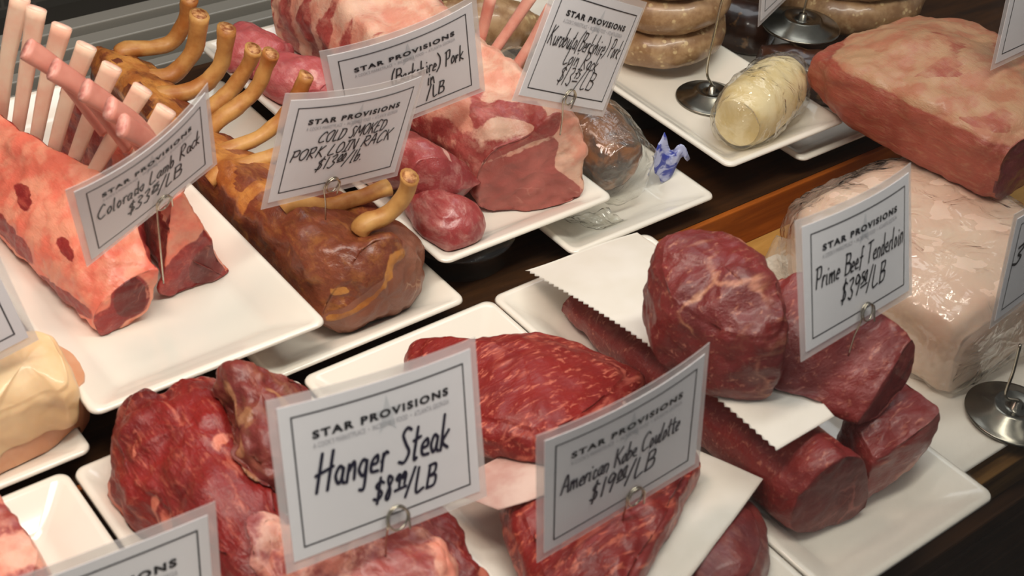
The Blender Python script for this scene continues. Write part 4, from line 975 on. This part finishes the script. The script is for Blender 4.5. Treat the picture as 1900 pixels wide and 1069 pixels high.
def name_card(bl, wd, hd, w, h, label, lines=(), bend=.003, pin=None, pen='pen', title=(.10, .89), sub=True, mar=.0055, roll=None, group='laminated name cards', loop=.0048):
    bl, wd, hd = np.array(bl, float), np.array(wd, float), np.array(hd, float)
    wd /= np.linalg.norm(wd); hd = hd-(hd@wd)*wd; hd /= np.linalg.norm(hd); nr = np.cross(wd, hd)
    def mp(V, n):   # V in frame units 0..1, or metres offset already folded in
        V = np.asarray(V, float); u, v_ = V[:,0], V[:,1]
        b = bend*(1-(2*u-1)**2)*np.clip(v_+.15, 0, 1.2)
        return bl+np.outer(u*w, wd)+np.outer(v_*h, hd)+np.outer(n+b, nr)
    base = bl+wd*w/2-hd*.006
    t_ = thing('name_card', label, 'name card', base, group)
    def slab(mu, mv, n0, n1, mat, name):
        nu, nv = 16, 6; V = []
        for n_ in (n0, n1):
            g = [(-mu/w+(1+2*mu/w)*i/nu, -mv/h+(1+2*mv/h)*j/nv) for j in range(nv+1) for i in range(nu+1)]
            V.append(mp(g, n_))
        N = (nu+1)*(nv+1); k = nu+1
        f1 = [(j*k+i, j*k+i+1, (j+1)*k+i+1, (j+1)*k+i) for j in range(nv) for i in range(nu)]
        Fc = [q[::-1] for q in f1]+[tuple(i+N for i in q) for q in f1]
        bd = [i for i in range(nu+1)]+[j*k+nu for j in range(1, nv+1)]+[nv*k+i for i in range(nu-1, -1, -1)]+[j*k for j in range(nv-1, 0, -1)]
        for a, b in zip(bd, bd[1:]+bd[:1]): Fc.append((a, b, b+N, a+N))
        return mesh_obj(name, np.vstack(V), Fc, mat, t_, smooth=False)
    slab(mar+.0045*w/.1, mar+.0050*w/.1, -.0007, -.0003, M['sleeve'], 'laminate_sleeve')
    pap = slab(mar, mar, -.0002, .0002, M['card'], 'paper_card')
    bwd = .0008*w/.1
    fr = []
    for a, b in (((0,0),(1,0)), ((1,0),(1,1)), ((1,1),(0,1)), ((0,1),(0,0))):
        a, b = np.array(a, float), np.array(b, float); d = (b-a); nrm = np.array([-d[1]/w, d[0]/h])*bwd; K = 14
        ext = np.array([d[0]/w, d[1]/h])*0
        V = np.vstack([np.array([a+d*i/K for i in range(K+1)]), np.array([a+d*i/K+nrm for i in range(K+1)])])
        fr.append((V, [(i, i+1, i+K+2, i+K+1) for i in range(K)]))
    V, Fc = merge([(np.c_[v_, np.zeros(len(v_))], f) for v_, f in fr])
    mesh_obj('border_line', mp(V[:,:2], .00035), Fc, M['ink'], pap, smooth=False)
    if title:
        st = []
        for k in range(10):
            a = math.pi/2+k*math.pi/5; r_ = 1.0 if k % 2 == 0 else .40
            st.append((.51+.085*r_*math.cos(a), .81+.16*r_*math.sin(a)))
        mesh_obj('star_emblem', mp(st, .0003), [list(range(10))], M['starink'], pap, smooth=False)
        W, Fc = fit_text(TITLE, title[0], title[1], .80, .060); mesh_obj('printed_title', mp(W, .00045), Fc, M['ink'], pap, smooth=False)
        if sub:
            W, Fc = fit_text(SUB, title[0], title[1], .725, .042); mesh_obj('printed_subtitle', mp(W, .0004), Fc, M['greyink'], pap, smooth=False)
    for s, u0, u1, vb0, vb1, cap, wt, slant in lines:
        X, pls = layout(s); rb = []
        for pl in pls:
            q = [(u0*w+(px+py*slant*.9)/(X+slant*.5)*(u1-u0)*w, (vb0+(vb1-vb0)*px/X)*h+py*cap*h) for px, py in pl]
            q = [(a+.0004*math.sin(b*900+a*500), b+.0003*math.sin(a*700)) for a, b in q]
            rb.append(ribbon(q, wt*h))
        V, Fc = merge([(np.c_[v_, np.zeros(len(v_))], f) for v_, f in rb])
        V = V[:,:2]/np.array([w, h])
        mesh_obj('handwriting', mp(V, .0005), Fc, M[pen], pap, smooth=False)
    if pin:
        u, depth, vtop = pin[:3]; dpx = pin[3] if len(pin) > 3 else (0, 0)
        c = mp([(u, vtop)], .0022)[0]; r_ = loop
        path = []
        foot = c-wd*r_-np.array([0, 0, depth])+np.array([dpx[0], dpx[1], 0])
        path += [foot, (foot+c-wd*r_)/2, c-wd*r_-hd*.004]
        for k in range(13):
            a = math.pi-k*2*math.pi*1.25/12; path.append(c+r_*(wd*math.cos(a)+hd*math.sin(a)*1.1)+nr*(.0003*k/2))
        a = path[-1]; path += [c+wd*r_*.95+hd*.002+nr*.002, c+wd*r_*1.0-hd*.004+nr*.002, c+wd*r_-hd*.0075+nr*.002]
        v, f = tube(path, .00055*max(.8, w/.09), 7, 90); mesh_obj('wire_pin', v, f, M['wire'], t_)
    return t_
CP = {  # poses fitted to image corners, each then scaled about the camera
'lamb':((0.2252, 0.6013, 0.1487),(0.943, 0.213, 0.257),(-0.178, -0.331, 0.927),0.0805,0.0555),
'smoked':((0.3406, 0.6056, 0.1422),(0.981, 0.096, -0.166),(0.177, -0.118, 0.977),0.0892,0.0615),
'pork':((0.4133, 0.6381, 0.1452),(0.96, -0.18, 0.212),(-0.232, -0.097, 0.968),0.0871,0.0600),
'kuro':((0.5038, 0.5754, 0.1834),(0.882, 0.141, -0.45),(0.44, 0.099, 0.893),0.0913,0.0630),
'tend':((0.499, 0.3207, 0.1608),(0.995, 0.084, -0.046),(0.017, 0.317, 0.948),0.0870,0.0600),
'hang':((0.2163, 0.3691, 0.1289),(0.994, -0.032, -0.103),(0.107, 0.345, 0.932),0.0943,0.0651),
'coul':((0.3300, 0.3232, 0.1059),(0.999, 0.004, 0.048),(-0.048, 0.076, 0.996),0.0917,0.0632)}
name_card(*CP['lamb'], 'tilted name card reading Colorado Lamb Rack, in front of the lamb bones', [('Colorado Lamb Rack', .04, .98, .47, .46, .21, .016, .25), ('$33{25}/LB', .27, .78, .20, .20, .20, .018, .25)], bend=.004, pin=(.56, .055, .03))
name_card(*CP['smoked'], 'name card reading Cold Smoked Pork Loin Rack, over the smoked rack', [('COLD SMOKED', .22, .82, .56, .55, .13, .015, .3), ('PORK LOIN RACK', .03, .91, .37, .40, .13, .015, .3), ('$13{00}/lb.', .26, .70, .20, .22, .15, .015, .3)], bend=.004, pin=(.44, .026, .0))
name_card(*CP['pork'], 'half covered name card reading Berkshire Pork, behind the cold smoked card', [('(Berkshire) Pork', .36, .96, .47, .42, .20, .016, .25), ('in', .64, .71, .26, .27, .2, .015, .25), ('/LB', .62, .78, .07, .08, .17, .016, .2)], bend=.004)
name_card(*CP['kuro'], 'narrow upright name card reading Kurobuta Pork Loin Rack, on the fresh pork', [('Kurobuta(Berkshire) Pork', .02, .97, .48, .50, .20, .013, .2), ('Loin Rack', .28, .74, .33, .31, .18, .013, .2), ('$13{75}/LB', .30, .78, .11, .10, .20, .013, .15)], bend=.003, pin=(.50, .030, .0))
name_card(*CP['tend'], 'name card reading Prime Beef Tenderloin, standing on the upper tenderloin', [('Prime Beef Tenderloin', .03, .99, .46, .45, .20, .016, .22), ('$39{50}/LB', .28, .78, .20, .18, .20, .018, .22)], bend=.003, pin=(.53, .030, -.01))
name_card(*CP['hang'], 'largest name card, reading Hanger Steak in bold pen, over red steaks', [('Hanger Steak', .08, .90, .40, .38, .27, .026, .35), ('$8{99}/LB', .40, .80, .15, .11, .18, .024, .3)], bend=.003, pin=(.52, .026, -.015), pen='bluepen', loop=.0056)
name_card(*CP['coul'], 'name card reading American Kobe Coulotte, over the two marbled steaks', [('American Kobe Coulotte', .04, .90, .46, .45, .19, .017, .25), ('$19{00}/LB', .24, .73, .20, .20, .20, .02, .2)], bend=.003, pin=(.56, .020, .02), pen='bluepen', loop=.0052)
tr = PY(365, 983, .40); wd = np.array([.99, 0, -.10]); hd = np.array([.10, .2, .97]); hd /= np.linalg.norm(hd)
name_card(tr-wd*.105-hd*.072, wd, hd, .105, .072, 'name card cut off by the bottom left edge, only its printed title end showing', bend=.001)
br_ = PY(28, 620, .575); wd = np.array([.98, 0, .18]); hd = np.array([-.30, .15, .94]); wd /= np.linalg.norm(wd); hd = hd-(hd@wd)*wd; hd /= np.linalg.norm(hd)
name_card(br_-wd*.095, wd, hd, .095, .066, 'blank corner of a name card at the left edge, over the raw chicken', bend=.001, title=None)
b_ = PY(1858, 101, .46); wd = np.array([1.0, 0.05, 0.0]); hd = np.array([-.02, .1, .99])
name_card(b_, wd, hd, .090, .064, 'name card cut off by the top right corner, over the large roast', [('N.C.', .12, .40, .62, .62, .22, .016, .3), ('$', .38, .50, .24, .24, .26, .018, .3)], bend=.001)
b_ = PY(1857, 576, .312); wd = np.array([.99, 0.1, 0.0]); hd = np.array([-.03, .12, .99])
name_card(b_, wd, hd, .085, .062, 'name card cut off by the right edge, above the steel disc on the white tray', [('3', .0, .16, .52, .52, .20, .03, .2)], bend=.001)
b_ = PN(1418, 22, (.855, .635, .12), _f); wd = np.array([.94, 0.3, 0.12]); hd = np.array([.02, .1, .99])
name_card(b_, wd, hd, .080, .060, 'sliver of a name card above the shiny steel disc at the top edge', bend=.001, title=None)


# ================================================================== FRONT GLASS
M['pane'] = None
t = NT('display_case_glass'); t.t.nodes.remove(t.b)
tr = t.n('ShaderNodeBsdfTransparent'); gl = t.n('ShaderNodeBsdfGlossy'); gl.inputs['Roughness'].default_value = 0.02
tr.inputs[0].default_value = (0.985, 0.99, 0.985, 1)
mx = t.n('ShaderNodeMixShader'); t.l(schlick(t, None, .022), mx.inputs[0]); t.l(tr.outputs[0], mx.inputs[1]); t.l(gl.outputs[0], mx.inputs[2]); t.l(mx.outputs[0], t.out.inputs[0])
ga, gb = np.array([0, .205, -.03]), np.array([0, .085, .80]); gn = np.array([0, -.99, -.143])*.005
x0_, x1_ = np.array([-.5, 0, 0]), np.array([2.0, 0, 0])
V = np.array([ga+x0_, ga+x1_, gb+x1_, gb+x0_, ga+x0_+gn, ga+x1_+gn, gb+x1_+gn, gb+x0_+gn])
struct('window_1', (V, [(3,2,1,0), (4,5,6,7), (0,1,5,4), (2,3,7,6), (1,2,6,5), (3,0,4,7)]), t.m)
